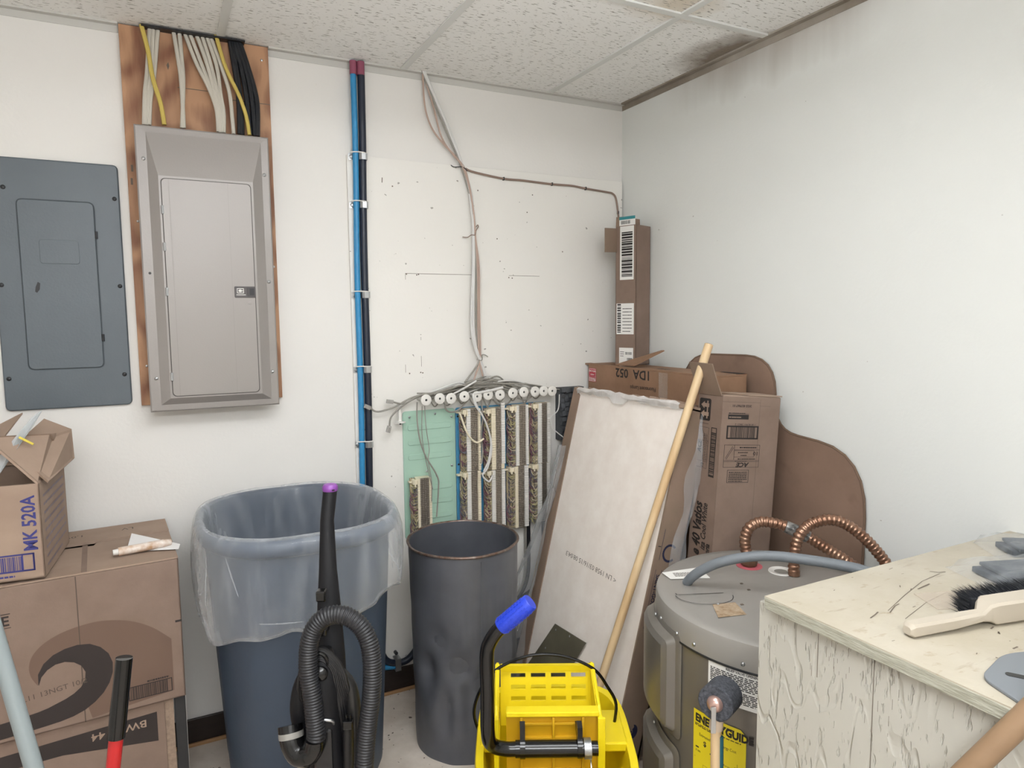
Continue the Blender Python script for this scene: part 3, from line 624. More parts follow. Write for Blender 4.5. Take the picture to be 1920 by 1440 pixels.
# ------------------------------------------------------------------ spools
for i, (x, z) in enumerate(SPOOLS):
    ordn = ('leftmost round white wire spool', 'second round white wire spool from the left', 'third round white wire spool from the left', 'fourth round white wire spool from the left', 'fifth white wire spool, beside the dropping white cables', 'sixth round white wire spool from the left',
            'seventh round white wire spool from the left', 'fifth white wire spool from the right end', 'fourth white wire spool from the right end', 'third white wire spool from the right end', 'second white wire spool from the right end', 'rightmost white wire spool, beside the grey foam')[i]
    t = thing('wire_spool', ordn, 'spool', (x, -.012, z), group='white wire spools in a row')
    MB().lathe([(.011, .0), (.0085, .01), (.0085, .072)], (x, -.012, z), (0, -1, 0), 16).build('stem', MWHITE, t, smooth=True)
    MB().lathe([(.0085, .070), (.0195, .073), (.021, .076), (.0205, .0795), (.018, .081), (.0045, .081), (.0042, .076)], (x, -.012, z), (0, -1, 0), 24).build('flange', MWHITE, t, smooth=True)
    MB().lathe([(.0046, .0765), (.0001, .0765)], (x, -.012, z), (0, -1, 0), 10).build('bore', MDARKM, t)
t = thing('wire_spool', 'white wire spool seen sideways, stem up, at the left end', 'spool', (.553, -.06, 1.06))
MB().lathe([(.0085, 0), (.0065, .012), (.0065, .06), (.0085, .068), (.0001, .068)], (.553, -.055, 1.062), (0.0, .12, 1), 14).build('stem', MWHITE, t, smooth=True)
MB().lathe([(.0001, -.003), (.019, -.003), (.02, 0), (.019, .003), (.007, .004)], (.553, -.055, 1.060), (0.0, .12, 1), 20).build('flange', MWHITE, t, smooth=True)
MB().cyl((.553, -.055, 1.052), (.553, -.055, 1.059), .004, n=8).build('screw', MDARKM, t)

# ------------------------------------------------------------------ backplates and punch-down blocks
t = thing('mint_backplate', 'mint green ribbed metal backplate on the painted backboard', 'backplate', (.68, -.012, .60))
MB().prism(rrect(.574, .600, .7865, 1.094, .012), WB, .0125, .0195).build('plate', MGREEN, t, smooth=True, bevel=.002)
for z in (1.040, .983, .926, .803, .748, .69):
    MB().prism(rrect(.592, z-.020, .768, z+.002, .009), WB, .0195, .0222).build('rib', MGREEN, t, smooth=True, bevel=.0018)
for x, z in ((.60, 1.072), (.703, 1.078), (.77, 1.062), (.768, .87), (.664, .858), (.705, .836), (.595, .628)):
    MB().lathe([(.0045, 0), (.0045, .003), (.0018, .0045), (.0018, .012), (.0001, .012)], (x, -.0195, z), (0, -1, 0), 8).build('stud', MSTEEL, t)
t = thing('blue_backplate', 'blue metal backplate behind the columns of punch-down blocks', 'backplate', (.98, -.012, .60))
MB().prism(rrect(.7885, .600, 1.195, 1.094, .008), WB, .0125, .0195).build('plate', MBLUEP, t, smooth=True, bevel=.0015)
for z in (1.03, .96, .90, .79, .72, .66):
    MB().prism(rrect(.80, z-.016, 1.18, z, .007), WB, .0195, .0212).build('rib', MBLUEP, t, smooth=True, bevel=.001)
for z in (1.06, .87): screw(t, (.797, -.0195, z), r=.004, m=MDARKM)
def punch_block(xw, x1, x2, x3, x4, zb, zt, ml, mr, lab, seed, rise_r=0., rows=25, ncol=4):
    r = random.Random(seed)
    xo = xw; xw = xw+(.011 if x1-xw > .026 else .004)
    t = thing('punch_down_block', lab, 'terminal block', ((xw+x4)/2, -.0195, zb), group='telephone punch-down blocks')
    MB().box(x1+.002, x4-.001, -.060, -.0215, zb, zt).build('base', MCREAM, t, bevel=.001)
    sl = MB(); nseg = 25
    h = (zt-zb)/nseg
    for k in range(nseg): sl.box(x1, x2, -.0665, -.058, zb+k*h+.0006, zb+(k+1)*h-.0003)
    sl.build('label_strip', ml, t)
    sr = MB()
    for k in range(nseg): sr.box(x3, x4, -.0655, -.058, zb+k*h+.0006+rise_r, zb+(k+1)*h-.0006+rise_r)
    sr.build('label_strip', mr, t)
    MB().box(x2, x3, -.0605, -.0585, zb, zt).build('pin_field', MPIN, t)
    pm_ = MB(); rows = 34; p = (zt-zb)/rows; cw = (x3-x2)/ncol
    for c in range(ncol):
        for k in range(rows):
            u = x2+c*cw; z = zb+k*p
            pm_.box(u+.15*cw, u+.72*cw, -.0655, -.060, z+.15*p, z+.70*p)
    pm_.build('pins', MPINL, t, stuff=True)
    bw = MB()
    for s in (zt-.006,):
        bw.box(xw+.002, x1+.004, -.068, -.03, s-.014, s+.004).box(xw+.006, xw+.012, -.071, -.066, s-.022, s+.004).box(xw+.02, x1-.002, -.074, -.066, s-.020, s+.002)
    bw.box(xo-.004, xw+.004, -.05, -.03, zt-.016, zt-.010)
    bw.build('bracket', MCREAM, t, bevel=.001)
    wm = MB(); n = 46
    for k in range(n):
        z = zb+(zt-zb-.025)*(k+.5)/n; q = r.random(); c = r.choice((0, 0, 0, 1, 2, 2, 3, 3, 0, 4))
        xa = xw+r.uniform(-.004, .010); d = r.uniform(.0, .018)
        wm.tube([(xa+.004, -.030-d*.5, z+r.uniform(.01, .035)), (xa-.002+r.uniform(0, .006), -.046-d, z+r.uniform(-.004, .012)), ((xa+x1)/2, -.056-d*.6, z+r.uniform(-.012, .004)), (x1+.001, -.060, z)], .00135, 4, 3, m=c)
    for k in range(7):
        xa = xw+r.uniform(0, .018); wm.tube([(xa+r.uniform(-.004, .004), -.03-r.uniform(0, .022), zb+(zt-zb)*j/5) for j in range(6)], .0032, 5, 3, m=r.choice((0, 0, 2, 1, 3)))
    for k in range(6):
        z = r.uniform(zb+.03, zt-.06); xa = xw-.002
        wm.tube([(xa+.012, -.045, z+.03), (xa-.006, -.055, z+.018), (xa-.008, -.06, z), (xa+.004, -.062, z-.015), (xa+.016, -.06, z-.012)], .0017, 5, 4, m=r.choice((1, 2, 1)))
    MB().box(xw+.004, x1+.002, -.034, -.022, zb+.002, zt-.02).build('wire_guard', MPIN, t)
    wm.build('wires', MWIRE, t, smooth=True, stuff=True)
    return t
PB = punch_block
PB(.786, .814, .831, .863, .874, .848, 1.092, MWHITE, MCREAM, 'upper punch-down block of the first column, next to the mint plate', 1)
PB(.784, .813, .830, .859, .872, .604, .846, MWHITE, MCREAM, 'lower punch-down block of the first column, above the drum rim', 2)
PB(.886, .920, .938, .964, .980, .843, 1.088, MCREAM, MWHITE, 'upper punch-down block of the second column, white strip sticking up', 3, .020)
PB(.886, .919, .935, .963, .978, .600, .841, MWHITE, MWHITE, 'lower punch-down block of the second column, under the looped white cable', 4)
PB(.990, .1028*10, .1042*10, .1074*10, 1.086, .847, 1.092, MWHITE, MWHITE, 'upper punch-down block of the third column, grey wires looped left', 5)
PB(.986, 1.023, 1.036, 1.066, 1.084, .592, .845, MCREAM, MWHITE, 'lower punch-down block of the third column, reaching furthest down', 6)
PB(1.094, 1.129, 1.147, 1.173, 1.188, .847, 1.094, MWHITE, MWHITE, 'upper punch-down block of the rightmost column', 7)
PB(1.090, 1.127, 1.146, 1.171, 1.185, .602, .845, MWHITE, MWHITE, 'lower punch-down block of the rightmost column, behind plastic sheeting', 8)
PB(.588, .611, .621, .657, .667, .60, .842, MCREAM, MCREAM, 'lone punch-down block low on the mint backplate', 9, ncol=4)
# conduit stubs below the blocks, seen right of the drum
for i, (x, x2) in enumerate(((1.086, 1.02), (1.10, 1.03), (1.172, 1.05))):
    cable('telephone_cable', [(x, -.03, .60), (x, -.03, .50), (x-.002, -.03, .40), (x-.02, -.032, .33), (x2, -.04, .28), (x2-.07, -.045, .26)], .0085 if i else .006, MCBLK if i else MGREYC,
          ('slim grey cable going down from the blocks beside the drum', 'dark cable curving behind the drum from under the blocks', 'dark cable curving behind the drum, right of its twin')[i], None)

# grey convoluted foam
t = thing('foam_block', 'dark grey crinkled foam block beside the rightmost spool', 'foam', (1.30, -.012, .95))
fm = MB(); fm.box(1.243, 1.36, -.05, -.0125, .93, 1.149)
r = random.Random(5)
for i in range(7):
    for j in range(11):
        u = 1.245+i*.0163; z = .932+j*.0196; d = r.uniform(.004, .02)
        fm.obox((u, -.05-d, z+r.uniform(-.002, .004)), (.0155, r.uniform(-.006, .006), r.uniform(-.004, .004)), (0, d, 0), (r.uniform(-.003, .003), r.uniform(-.008, .008), .0175))
fm.build('foam', MFOAM, t)

# ------------------------------------------------------------------ cardboard boxes on the left
Z3 = V((0, 0, 1))
def rot(a): return V((math.cos(a), math.sin(a), 0)), V((-math.sin(a), math.cos(a), 0))
ex, ey = rot(math.radians(4.0))
FR = V((-.208, -.440, 0))                    # front right corner of the middle box
bw, bd, zb, zt = .62, .415, .403, .800
t = thing('cardboard_box', 'large cardboard box with dark swirl print, middle of the stack', 'box', FR-ex*.3+ey*.2+Z3*zb)
body = MB(); o = FR-ex*bw
th = .005
body.obox(o+Z3*zb, ex*bw, ey*th, Z3*(zt-zb-th)).obox(o+ey*(bd-th)+Z3*zb, ex*bw, ey*th, Z3*(zt-zb-th)).obox(o+Z3*zb, ex*th, ey*bd, Z3*(zt-zb-th)).obox(FR-ex*th+Z3*zb, ex*th, ey*bd, Z3*(zt-zb-th)).obox(o+Z3*zb, ex*bw, ey*bd, Z3*th)
body.build('body', MCARD, t, bevel=.0015)
fr = F(o+Z3*(zt-.004), ex, ey)
MB().prism([(0, .002), (bw, .002), (bw, .268), (.43, .262), (.423, .238), (.2, .262), (0, .262)], fr, 0, .004).build('flap', MCARDI, t)
MB().prism([(0, .268), (.42, .272), (bw, .272), (bw, bd-.002), (0, bd-.002)], fr, .0, .008).build('flap', MCARDI, t)
cr = MB(); cr.prism([(.395, .003), (.408, .003), (.408, .25), (.395, .25)], fr, .004, .0052); cr.build('tape_crease', MCARD, t)
sc = MB(); sc.text(fr, 'LV', .53, .365, .022, .0085, rot=math.pi).text(fr, '1,09) - CV', .40, .352, .020, .0085, rot=math.pi)
sc.build('pencil_writing', MINKF, t)
ff = F(FR-ex*bw+Z3*zb, ex, Z3)               # front face: u 0..bw, v 0..h
uo = bw; h = zt-zb
pr = MB()
swo = [(-.001, .072), (.10, .082), (.17, .088), (.205, .11), (.212, .145), (.20, .178), (.172, .205), (.133, .212), (.10, .202), (.072, .178), (.058, .148), (.052, .128), (.048, .10)]
def U(x): return bw+(x+.208)                 # world x on the front face -> u
crest = [(-.541, .530), (-.553, .555), (-.556, .583), (-.546, .612), (-.520, .637), (-.480, .655), (-.430, .664), (-.385, .663), (-.330, .648), (-.280, .618), (-.236, .575), (-.236, .428), (-.36, .416), (-.43, .409)]
inner = [(-.5395, .531), (-.540, .552), (-.533, .573), (-.515, .594), (-.488, .608), (-.455, .614), (-.425, .610), (-.398, .592), (-.382, .568), (-.376, .538), (-.382, .505), (-.40, .472), (-.43, .445)]
hole = [(-.5385, .530), (-.531, .552), (-.512, .570), (-.488, .577), (-.462, .570), (-.443, .552), (-.438, .530), (-.446, .505), (-.47, .485), (-.51, .470), (-.57, .458), (-.83, .440)]
Q = lambda L: [(U(x), z-zb) for x, z in L]
def stripfill(mb, A, B, d, m):                # fill between two polylines with quads
    def rs(P, n=28):
        L = [0]
        for a, b in zip(P, P[1:]): L.append(L[-1]+math.hypot(b[0]-a[0], b[1]-a[1]))
        out = []
        for i in range(n+1):
            s_ = L[-1]*i/n; k = max(j for j in range(len(L)) if L[j] <= s_+1e-9); k = min(k, len(P)-2); f = (s_-L[k])/((L[k+1]-L[k]) or 1)
            out.append((P[k][0]+(P[k+1][0]-P[k][0])*f, P[k][1]+(P[k+1][1]-P[k][1])*f))
        return out
    a, b = rs(catp(A)), rs(catp(B)); vs = [ff.p(u, v, d) for u, v in a+b]; n = len(a)
    mb.add(vs, [(i, i+1, n+i+1, n+i) for i in range(n-1)], m)
def catp(P): return [(q.x, q.y) for q in catmull([(u, v, 0) for u, v in P], 5)]
top = Q(crest[:11]); low = Q([(-.5395, .531), (-.540, .552), (-.533, .573), (-.515, .594), (-.488, .608), (-.455, .614), (-.425, .610), (-.398, .592), (-.382, .568), (-.376, .538), (-.382, .505)])
pr.poly(ff, catp(Q(crest[:11]))+Q([(-.236, .428), (-.36, .416), (-.43, .409), (-.44, .45), (-.405, .49), (-.40, .54), (-.43, .585), (-.47, .60), (-.51, .583), (-.532, .555), (-.5395, .534)]), .0006, 1)
stripfill(pr, Q(inner+[(-.47, .427), (-.55, .418), (-.83, .404)]), Q(hole), .0009, 0)
pr.rect(ff, U(-.345), .025, .105, .038, .0022, .0012).barcode(ff, U(-.340), .027, .09, .034, .0012, seed=4)
pr.lines(ff, U(-.30), .066, .06, .008, 1, .0012)
pr.quad(ff, bw-.016, .215, .016, .006, .0008)
pr.text(ff, 'UE', U(-.588), .297, .024, .001, 0, bold=.02, align='RIGHT').quad(ff, U(-.635), .325, .05, .0022, .001).quad(ff, U(-.635), .290, .05, .0016, .001)
pr.text(ff, 'ns', U(-.592), .252, .010, .001, 2, align='RIGHT')
pr.quad(ff, U(-.447), 0, .0025, h-.006, .0007, 2)  # crease down the front, its groove shade painted as a dark strip
pr.text(ff, 'L11 13NGT 10/2', U(-.575), .092, .0135, .001, 2, sx=1.05, rot=.10)
pr.build('printed_graphics', [MINKD, MINKM, MINKF], t)

# lowest box and the steel post beside it
o2 = V((-.262, -.43, 0)); b2 = .56; zt2 = .402
t = thing('cardboard_box', 'cardboard box with black upside-down printing, bottom of the stack', 'box', (-.52, -.2, 0))
MB().obox(o2-ex*b2, ex*b2, ey*.41, Z3*zt2).build('body', MCARD, t, bevel=.002)
MB().obox(o2+ey*.004, ex*.022, ey*.40, Z3*(zt2-.002)).build('side_flap', MEDGE, t)
f2 = F(o2-ex*b2, ex, Z3); pr = MB()
pr.poly(f2, [(0, .262), (.10, .305), (.20, .322), (.32, .322), (.43, .305), (.54, .288), (.54, .372), (0, .356)], .0006, 0)
pr.text(f2, 'BWK   44', .515, .357, .020, .001, 1, bold=.012, rot=math.pi, sx=1.12)
pr.text(f2, 'L11 13NGT', .37, .268, .0125, .001, 2, rot=math.pi)
pr.build('printed_graphics', [MINKD, MCARDI, MINKF], t)
t = thing('steel_post', 'dull steel post standing between the box stack and the bin', 'post', (-.225, -.40, 0))
MB().box(-.238, -.210, -.42, -.392, 0, .40).build('upright', MDARKM, t, bevel=.002)
MB().box(-.2105, -.209, -.418, -.394, 0, .398).build('face_plate', MSTEEL, t)

# top box, open flaps
F3 = V((-.506, -.462, 0)); e3, g3 = rot(math.radians(-4)); w3, d3, z3, t3 = .40, .30, .8055, 1.045
t = thing('cardboard_box', 'open cardboard box with blue lettering, top of the stack', 'box', (-.70, -.31, z3))
bm_ = MB(); o = F3-e3*w3; hh = t3-z3
bm_.obox(o+Z3*z3, e3*w3, g3*.005, Z3*hh).obox(o+g3*(d3-.005)+Z3*z3, e3*w3, g3*.005, Z3*hh).obox(o+Z3*z3, e3*.005, g3*d3, Z3*hh).obox(F3-e3*.005+Z3*z3, e3*.005, g3*d3, Z3*hh).obox(o+Z3*z3, e3*w3, g3*d3, Z3*.005)
bm_.build('body', MCARDI, t, bevel=.001)
# right flap folded over, leaning in at an angle
top_ = F3+Z3*t3
MB().add([top_, top_+g3*d3*.95, top_+g3*d3*.95+V((.012, .0, .085)), top_+g3*d3*.4+V((.01, 0, .105)), top_+V((-.10, .0, .125))]+
         [p+V((-.004, 0, -.003)) for p in (top_, top_+g3*d3*.95, top_+g3*d3*.95+V((.012, .0, .085)), top_+g3*d3*.4+V((.01, 0, .105)), top_+V((-.10, .0, .125)))],
         [(0, 1, 2, 3, 4), (9, 8, 7, 6, 5), (0, 5, 6, 1), (1, 6, 7, 2), (2, 7, 8, 3), (3, 8, 9, 4), (4, 9, 5, 0)]).build('flap', MCARDI, t)
P_ = [V((-.487, -.45, 1.045)), V((-.567, -.41, 1.128)), V((-.506, -.30, 1.186)), V((-.452, -.24, 1.145)), V((-.452, -.22, 1.06))]
MB().add(P_+[p+V((-.003, .003, -.004)) for p in P_], [(0, 1, 2, 3, 4), (9, 8, 7, 6, 5)]+[(i, 5+i, 5+(i+1) % 5, (i+1) % 5) for i in range(5)]).build('flap', MCARDI, t)
P_ = [V((-.80, -.44, 1.05)), V((-.585, -.40, 1.150)), V((-.543, -.36, 1.212)), V((-.60, -.30, 1.18)), V((-.85, -.36, 1.10))]
MB().add(P_+[p+V((0, .003, -.004)) for p in P_], [(0, 1, 2, 3, 4), (9, 8, 7, 6, 5)]+[(i, 5+i, 5+(i+1) % 5, (i+1) % 5) for i in range(5)]).build('flap', MCARDI, t)
b_ = top_+V((-.02, .17, 0))
MB().obox(o+g3*(d3-.008)+Z3*t3, e3*w3, g3*-.004, V((0, .02, .06))).build('flap', MCARDD, t)
P_ = [V((-.62, -.455, 1.07)), V((-.588, -.46, 1.07)), V((-.515, -.40, 1.185)), V((-.50, -.36, 1.217)), V((-.522, -.38, 1.20)), V((-.54, -.41, 1.175))]
MB().add(P_+[p+V((0, .0015, -.0015)) for p in P_], [tuple(range(6)), tuple(range(11, 5, -1))]+[(i, 6+i, 6+(i+1) % 6, (i+1) % 6) for i in range(6)]).build('loose_tape', film('packing_tape', .45, '#cfd3d4', .3, 30), t, label='clear packing tape hanging off the flap')
f3 = F(F3-e3*w3+Z3*z3, e3, Z3); pr = MB()
pr.text(f3, 'MK 520A', w3-.012, .072, .029, .001, 0, bold=.022, rot=math.pi/2, sx=.86)
pr.rect(f3, w3-.17, .022, .15, .045, .004, .0008).barcode(f3, w3-.165, .025, .118, .036, .0008, seed=6).rect(f3, w3-.047, .022, .027, .045, .003, .0008)
pr.lines(f3, w3-.16, .010, .11, .008, 1, .0008)
fs_ = F(F3+Z3*z3, g3, Z3)
pr.lines(fs_, .03, .02, .24, .20, 9, .0008, 1, gap=.7, seed=9)
pr.build('printed_graphics', [MINKB, mat('violet_ink', '#857a82', .7)], t)
fl = F(V((-.487, -.45, 1.045)), V((-.08, .04, .083)), V((.035, .23, .015)))
fl = F(P_[0], V((1, 0, 0)), V((0, 0, 1)))
tag(MB().obox((-.545, -.425, 1.155), (.026, .012, -.022), (0, -.004, .002), (.003, 0, .004)).build('tape_scrap', mat('yellow_tape', '#d8c653', .5)), 'small yellow tape scrap stuck on the open flap', 'tape')
# tube and paper lying on the middle box
pz = zt+.0045
t = thing('caulk_tube', 'small white and brown squeeze tube lying on the swirl box', 'tube', (-.285, -.36, pz))
a, b = V((-.352, -.368, pz+.012)), V((-.222, -.345, pz+.012)); d = (b-a).normalized()
MB().tube([a, a+d*.006, a+d*.008, b-d*.02, b], lambda u: .0115 if u < .8 else .0115-.004*(u-.8)*5, 14, 1).build('barrel', MTUBE, t, smooth=True)
MB().cyl(a-d*.013, a, .0075, .0085, 12).build('cap', MWHITE, t, smooth=True)
P_ = [V((-.325, -.325, pz+.0005)), V((-.205, -.352, pz+.001)), V((-.212, -.372, pz+.001)), V((-.312, -.215, pz+.02))]
tag(MB().add([V((-.335, -.335, pz+.0004)), V((-.205, -.385, pz+.0004)), V((-.20, -.35, pz+.004)), V((-.325, -.205, pz+.0140))], [(0, 1, 2, 3), (3, 2, 1, 0)][:1]).build('paper_scrap', mat('white_paper', '#eceae8', .7), solid=.0006), 'white folded paper scrap lying beside the squeeze tube', 'paper')

# ------------------------------------------------------------------ navy bin with clear liner
def sup(a, n=2.7):
    c, s = math.cos(a), math.sin(a); return (abs(c)**n+abs(s)**n)**(-1/n)
BC = V((.122, -.365, 0))
t = thing('trash_can', 'large navy blue plastic bin under a clear liner bag', 'bin', BC)
def canr(z): return .80+.165*z/.86
def supring(k, z, n=72, ax=.27, ay=.305, fn=None):
    out = []
    for i in range(n):
        a = 2*math.pi*i/n; r = sup(a)*k*(fn(a, z) if fn else 1); out.append(V((BC.x+ax*r*math.cos(a), BC.y+ay*r*math.sin(a), z)))
    return out
def loft(mb, rings, m=0, cap0=False, cap1=False):
    n = len(rings[0]); mb.add(sum(rings, []), [(i*n+k, i*n+(k+1) % n, (i+1)*n+(k+1) % n, (i+1)*n+k) for i in range(len(rings)-1) for k in range(n)]
        +([tuple(range(n-1, -1, -1))] if cap0 else [])+([tuple((len(rings)-1)*n+k for k in range(n))] if cap1 else []), m); return mb
ribf = lambda a, z: 1+(.012 if (.35 < ((a*5/math.pi) % 1) < .62) else 0)
rings = [supring(canr(.02)*.86, .055), supring(canr(.05)*.95, .062), supring(canr(.1), .10)]
rings += [supring(canr(z), z, fn=ribf) for z in (.13, .3, .5, .7, .80)]
rings += [supring(canr(.83), .82), supring(1.0, .825), supring(1.035, .835), supring(1.045, .85), supring(1.035, .865), supring(1.0, .872), supring(.965, .866), supring(.95, .84)]
rings += [supring(canr(z)-.03, z, fn=ribf) for z in (.7, .5, .3, .08)]
loft(MB(), rings, 0, True, True).build('body', MNAVY, t, smooth=True, sharp=50)
for sx, sy in ((1, 1), (1, -1), (-1, 1), (-1, -1)):
    c = BC+V((.19*sx, .215*sy, 0)); k = V((.02*sx, 0, 0))
    if sx > 0 and sy < 0: c = V((.335, -.375, 0))
    wh = MB().lathe([(.012, -.011), (.027, -.012), (.030, -.007), (.030, .007), (.027, .012), (.012, .011)], c+V((0, 0, .030)), (1, .3, 0), 20).build('caster', MWHITE, t, smooth=True)
    MB().obox(c+V((-.02, -.016, .030)), (.04, 0, 0), (0, .032, 0), (0, 0, .032)).build('caster_bracket', MDARKM, t, bevel=.003)
# liner
lr = random.Random(11); ph = [lr.uniform(0, 6.28) for _ in range(8)]
def wr(a, z, amp): return 1+amp*(math.sin(17*a+ph[0]+z*9)*.4+math.sin(29*a+ph[1]-z*14)*.35+math.sin(7*a+ph[2]+z*20)*.5+math.sin(43*a+ph[3])*.2)
def hem(a): return .655+.05*math.cos(a-.6)+.012*math.sin(6*a+1)+.008*math.sin(13*a)
lin_ = []
n = 144
def lring(k, z, amp, zf=None):
    out = []
    for i in range(n):
        a = 2*math.pi*i/n; r = sup(a)*k*wr(a, z, amp); zz = zf(a) if zf else z+.004*math.sin(9*a+ph[4])*min(1, amp*60)
        out.append(V((BC.x+.27*r*math.cos(a), BC.y+.305*r*math.sin(a), zz)))
    return out
lin_ = [lring(.79, .45, .022), lring(.825, .58, .024), lring(.858, .68, .022), lring(.897, .78, .016), lring(.925, .84, .008), lring(.945, .868, .004), lring(.985, .880, .003), lring(1.03, .876, .003), lring(1.062, .858, .004)]
for f in (.15, .35, .55, .75, .92, 1.0):
    k = 1.075+.035*math.sin(f*2.6)-.03*f*f
    lin_.append(lring(k, .858-.2*f, .004+.011*f, lambda a, f=f: .858+(hem(a)-.858)*f))
lin_.append(lring(1.03, .65, .016, lambda a: hem(a)+.004))
bag = tag(loft(MB(), lin_).build('bin_liner', MBAG, smooth=True, sharp=180), 'clear plastic liner bag folded over the rim of the navy bin', 'bag')
cl = MB()
for a0, z0, z1, s in ((3.95, .845, .74, .10), (3.75, .84, .69, -.06), (5.35, .85, .74, .06), (4.2, .668, .660, .35)):
    pts = []
    for i in range(6):
        f = i/5; a = a0+s*f; r = sup(a)*1.105; pts.append((BC.x+.27*r*math.cos(a), BC.y+.305*r*math.sin(a), z0+(z1-z0)*f))
    cl.tube(pts, lambda u: .0018*math.sin(.3+u*2.5), 5, 3)
cl.build('gathered_folds', MBAG, bag, smooth=True, stuff=True)

# ------------------------------------------------------------------ steel drum
DC = V((.657, -.385, 0))
t = thing('steel_drum', 'tall dented grey steel drum with rusty rim by the phone blocks', 'drum', DC)
va = V((.397, .917, 0)); ang0 = math.atan2(va.y, va.x)
dents = [(-2.05, .33, .20, .045, .026), (-1.65, .27, .25, .05, .018), (-2.75, .30, .20, .06, .026), (-2.35, .17, .13, .08, .018), (-1.2, .42, .3, .05, .008), (-2.45, .42, .25, .04, .010), (-1.9, .20, .1, .1, .010)]
def drumr(a, z, base):
    r = base*(1+.035*math.cos(2*(a-ang0))*min(1, z/.7))
    for (a1, z1, wa, wz, dp) in dents:
        da = (a-a1+math.pi) % (2*math.pi)-math.pi
        r -= dp*math.exp(-(da/wa)**2-((z-z1)/wz)**2)
    r += .0035*noise.noise(V((3*math.cos(a), 3*math.sin(a), z*9)))
    for k in range(12):
        da = (a-ang0-math.pi-.26*k+math.pi) % (2*math.pi)-math.pi
        if .30 < z < .58 and abs(da) < .028: r += .0022
    return r
def dring(z, base, n=120, off=0): return [V((DC.x+(drumr(a, z, base)+off)*math.cos(a), DC.y+(drumr(a, z, base)+off)*math.sin(a), z)) for a in [2*math.pi*i/n for i in range(n)]]
bs = lambda z: .170+.020*z/.70
zs_ = [0, .004]+[.02+i*.0195 for i in range(35)]
rings = [dring(z, bs(z)) for z in zs_]
loft(MB(), rings+[dring(.70, bs(.7))]+[dring(z, bs(z), off=-.0035) for z in (.70, .60, .45, .3, .15, .012)], 0, True, True).build('body', MDRUM, t, smooth=True, sharp=60)
MB().tube([V((DC.x+drumr(a, .70, bs(.7)+.002)*math.cos(a), DC.y+drumr(a, .70, bs(.7)+.002)*math.sin(a), .70+.0015*noise.noise(V((a*2, 0, 0))))) for a in [2*math.pi*i/60 for i in range(61)]], .0045, 8, 1, caps=False).build('rim', MRUST, t, smooth=True)
seam = MB()
for a in (ang0+math.pi+.30,):
    seam.tube([V((DC.x+(drumr(a, z, bs(z))+.0012)*math.cos(a), DC.y+(drumr(a, z, bs(z))+.0012)*math.sin(a), z)) for z in zs_[1:]], .0022, 6, 1)
seam.build('seam', MDRUM, t, smooth=True)

# ------------------------------------------------------------------ upright vacuum
t = thing('vacuum_cleaner', 'black upright vacuum cleaner with ribbed hose, in front of the bin', 'vacuum', (.06, -1.05, 0))
wl = [(0.091, -.922, 1.056), (.078, -.94, .992), (.067, -.963, .888), (.056, -.983, .805), (.050, -1.0, .70), (.045, -1.02, .62)]
wr_ = [(.119, -.937, 1.056), (.107, -.95, 1.0), (.105, -.97, .92), (.106, -.995, .83), (.108, -1.012, .70), (.105, -1.03, .62)]
vm = MB(); rs_ = []
for a, b in zip(wl, wr_):
    a, b = V(a), V(b); bb = V((b.x, b.y, a.z)); c = (a+bb)/2; u = (bb-a)/2; k = V((u.y, -u.x, 0)).normalized()*.016; k.y = -abs(k.y)
    rs_.append([c+u*math.cos(q)*(1 if abs(math.cos(q)) < .9 else 1)+k*math.sin(q) for q in [2*math.pi*i/16 for i in range(16)]])
loft(vm, rs_, 0, True, True).build('wand_handle', MVAC, t, smooth=True)
c0 = (V(wl[0])+V(wr_[0]))/2; c0.z = 1.056
hx = (V(wr_[0])-V(wl[0])).normalized()
MB().lathe([(.0165, -.002), (.0178, .002), (.0172, .008), (.0135, .013), (.0001, .0145)], c0, (0, 0, 1), 20).build('end_cap', MPURP, t, smooth=True)
MB().obox(c0+V((.0, -.0182, .001)), (.006, 0, 0), (0, .002, 0), (0, 0, .003)).build('cap_slot', MBLK, t)
vd = V((-.43, -.90, 0)).normalized(); vr = V((.90, -.43, 0)).normalized()       # towards viewer, and to its right
B0 = V((.066, -1.020, 0))
def vb(u, d, z): return B0+vr*u+vd*d+Z3*z
def vbox(u0, u1, d0, d1, z0, z1, name, m=MVAC, bev=.006, par=None): return MB().obox(vb(u0, d0, z0), vr*(u1-u0), vd*(d1-d0), Z3*(z1-z0)).build(name, m, par or t, bevel=bev)
vbox(-.012, .008, .006, .028, .845, .868, 'hose_hook', MBLKG, .003); vbox(-.012, .010, .006, .04, .775, .79, 'hose_hook', MBLKG, .003)
tw = MB().tube([vb(-.002, .02, .74), vb(-.002, .024, .70), vb(-.002, .026, .62), vb(0, .026, .5), vb(.0, .026, .2), vb(0, .02, .08)], lambda u: .018+.020*min(1, u*3.2), 18, 5).build('tower', MVAC, t, smooth=True)
MB().lathe([(.0165, 0), (.0165, .006), (.010, .012), (.0001, .014)], vb(-.002, .050, .70), vd, 20).build('cord_knob', MBLKG, t, smooth=True)
MB().tube([vb(-.017, .044, .715), vb(-.014, .05, .735), vb(-.002, .052, .745), vb(.010, .05, .735), vb(.013, .044, .715)], .0045, 8, 5).build('cord_hook', MBLKG, t, smooth=True)
cb = MB()
for i in range(7):
    q = i*.0042; s = 1
    cb.tube([vb(-.022-q, .040-q, .60), vb(-.026-q, .042, .66), vb(-.022-q*.7, .044, .705+q*.5), vb(-.002, .046, .728+q), vb(.020+q*.7, .044, .705+q*.5), vb(.028+q, .042, .66), vb(.034+q, .040-q, .60), vb(.036+q, .034, .56), vb(.03+q, .03, .50)], .0042, 6, 4)
cb.build('power_cord', MBLK, t, smooth=True, label='coiled black power cord')
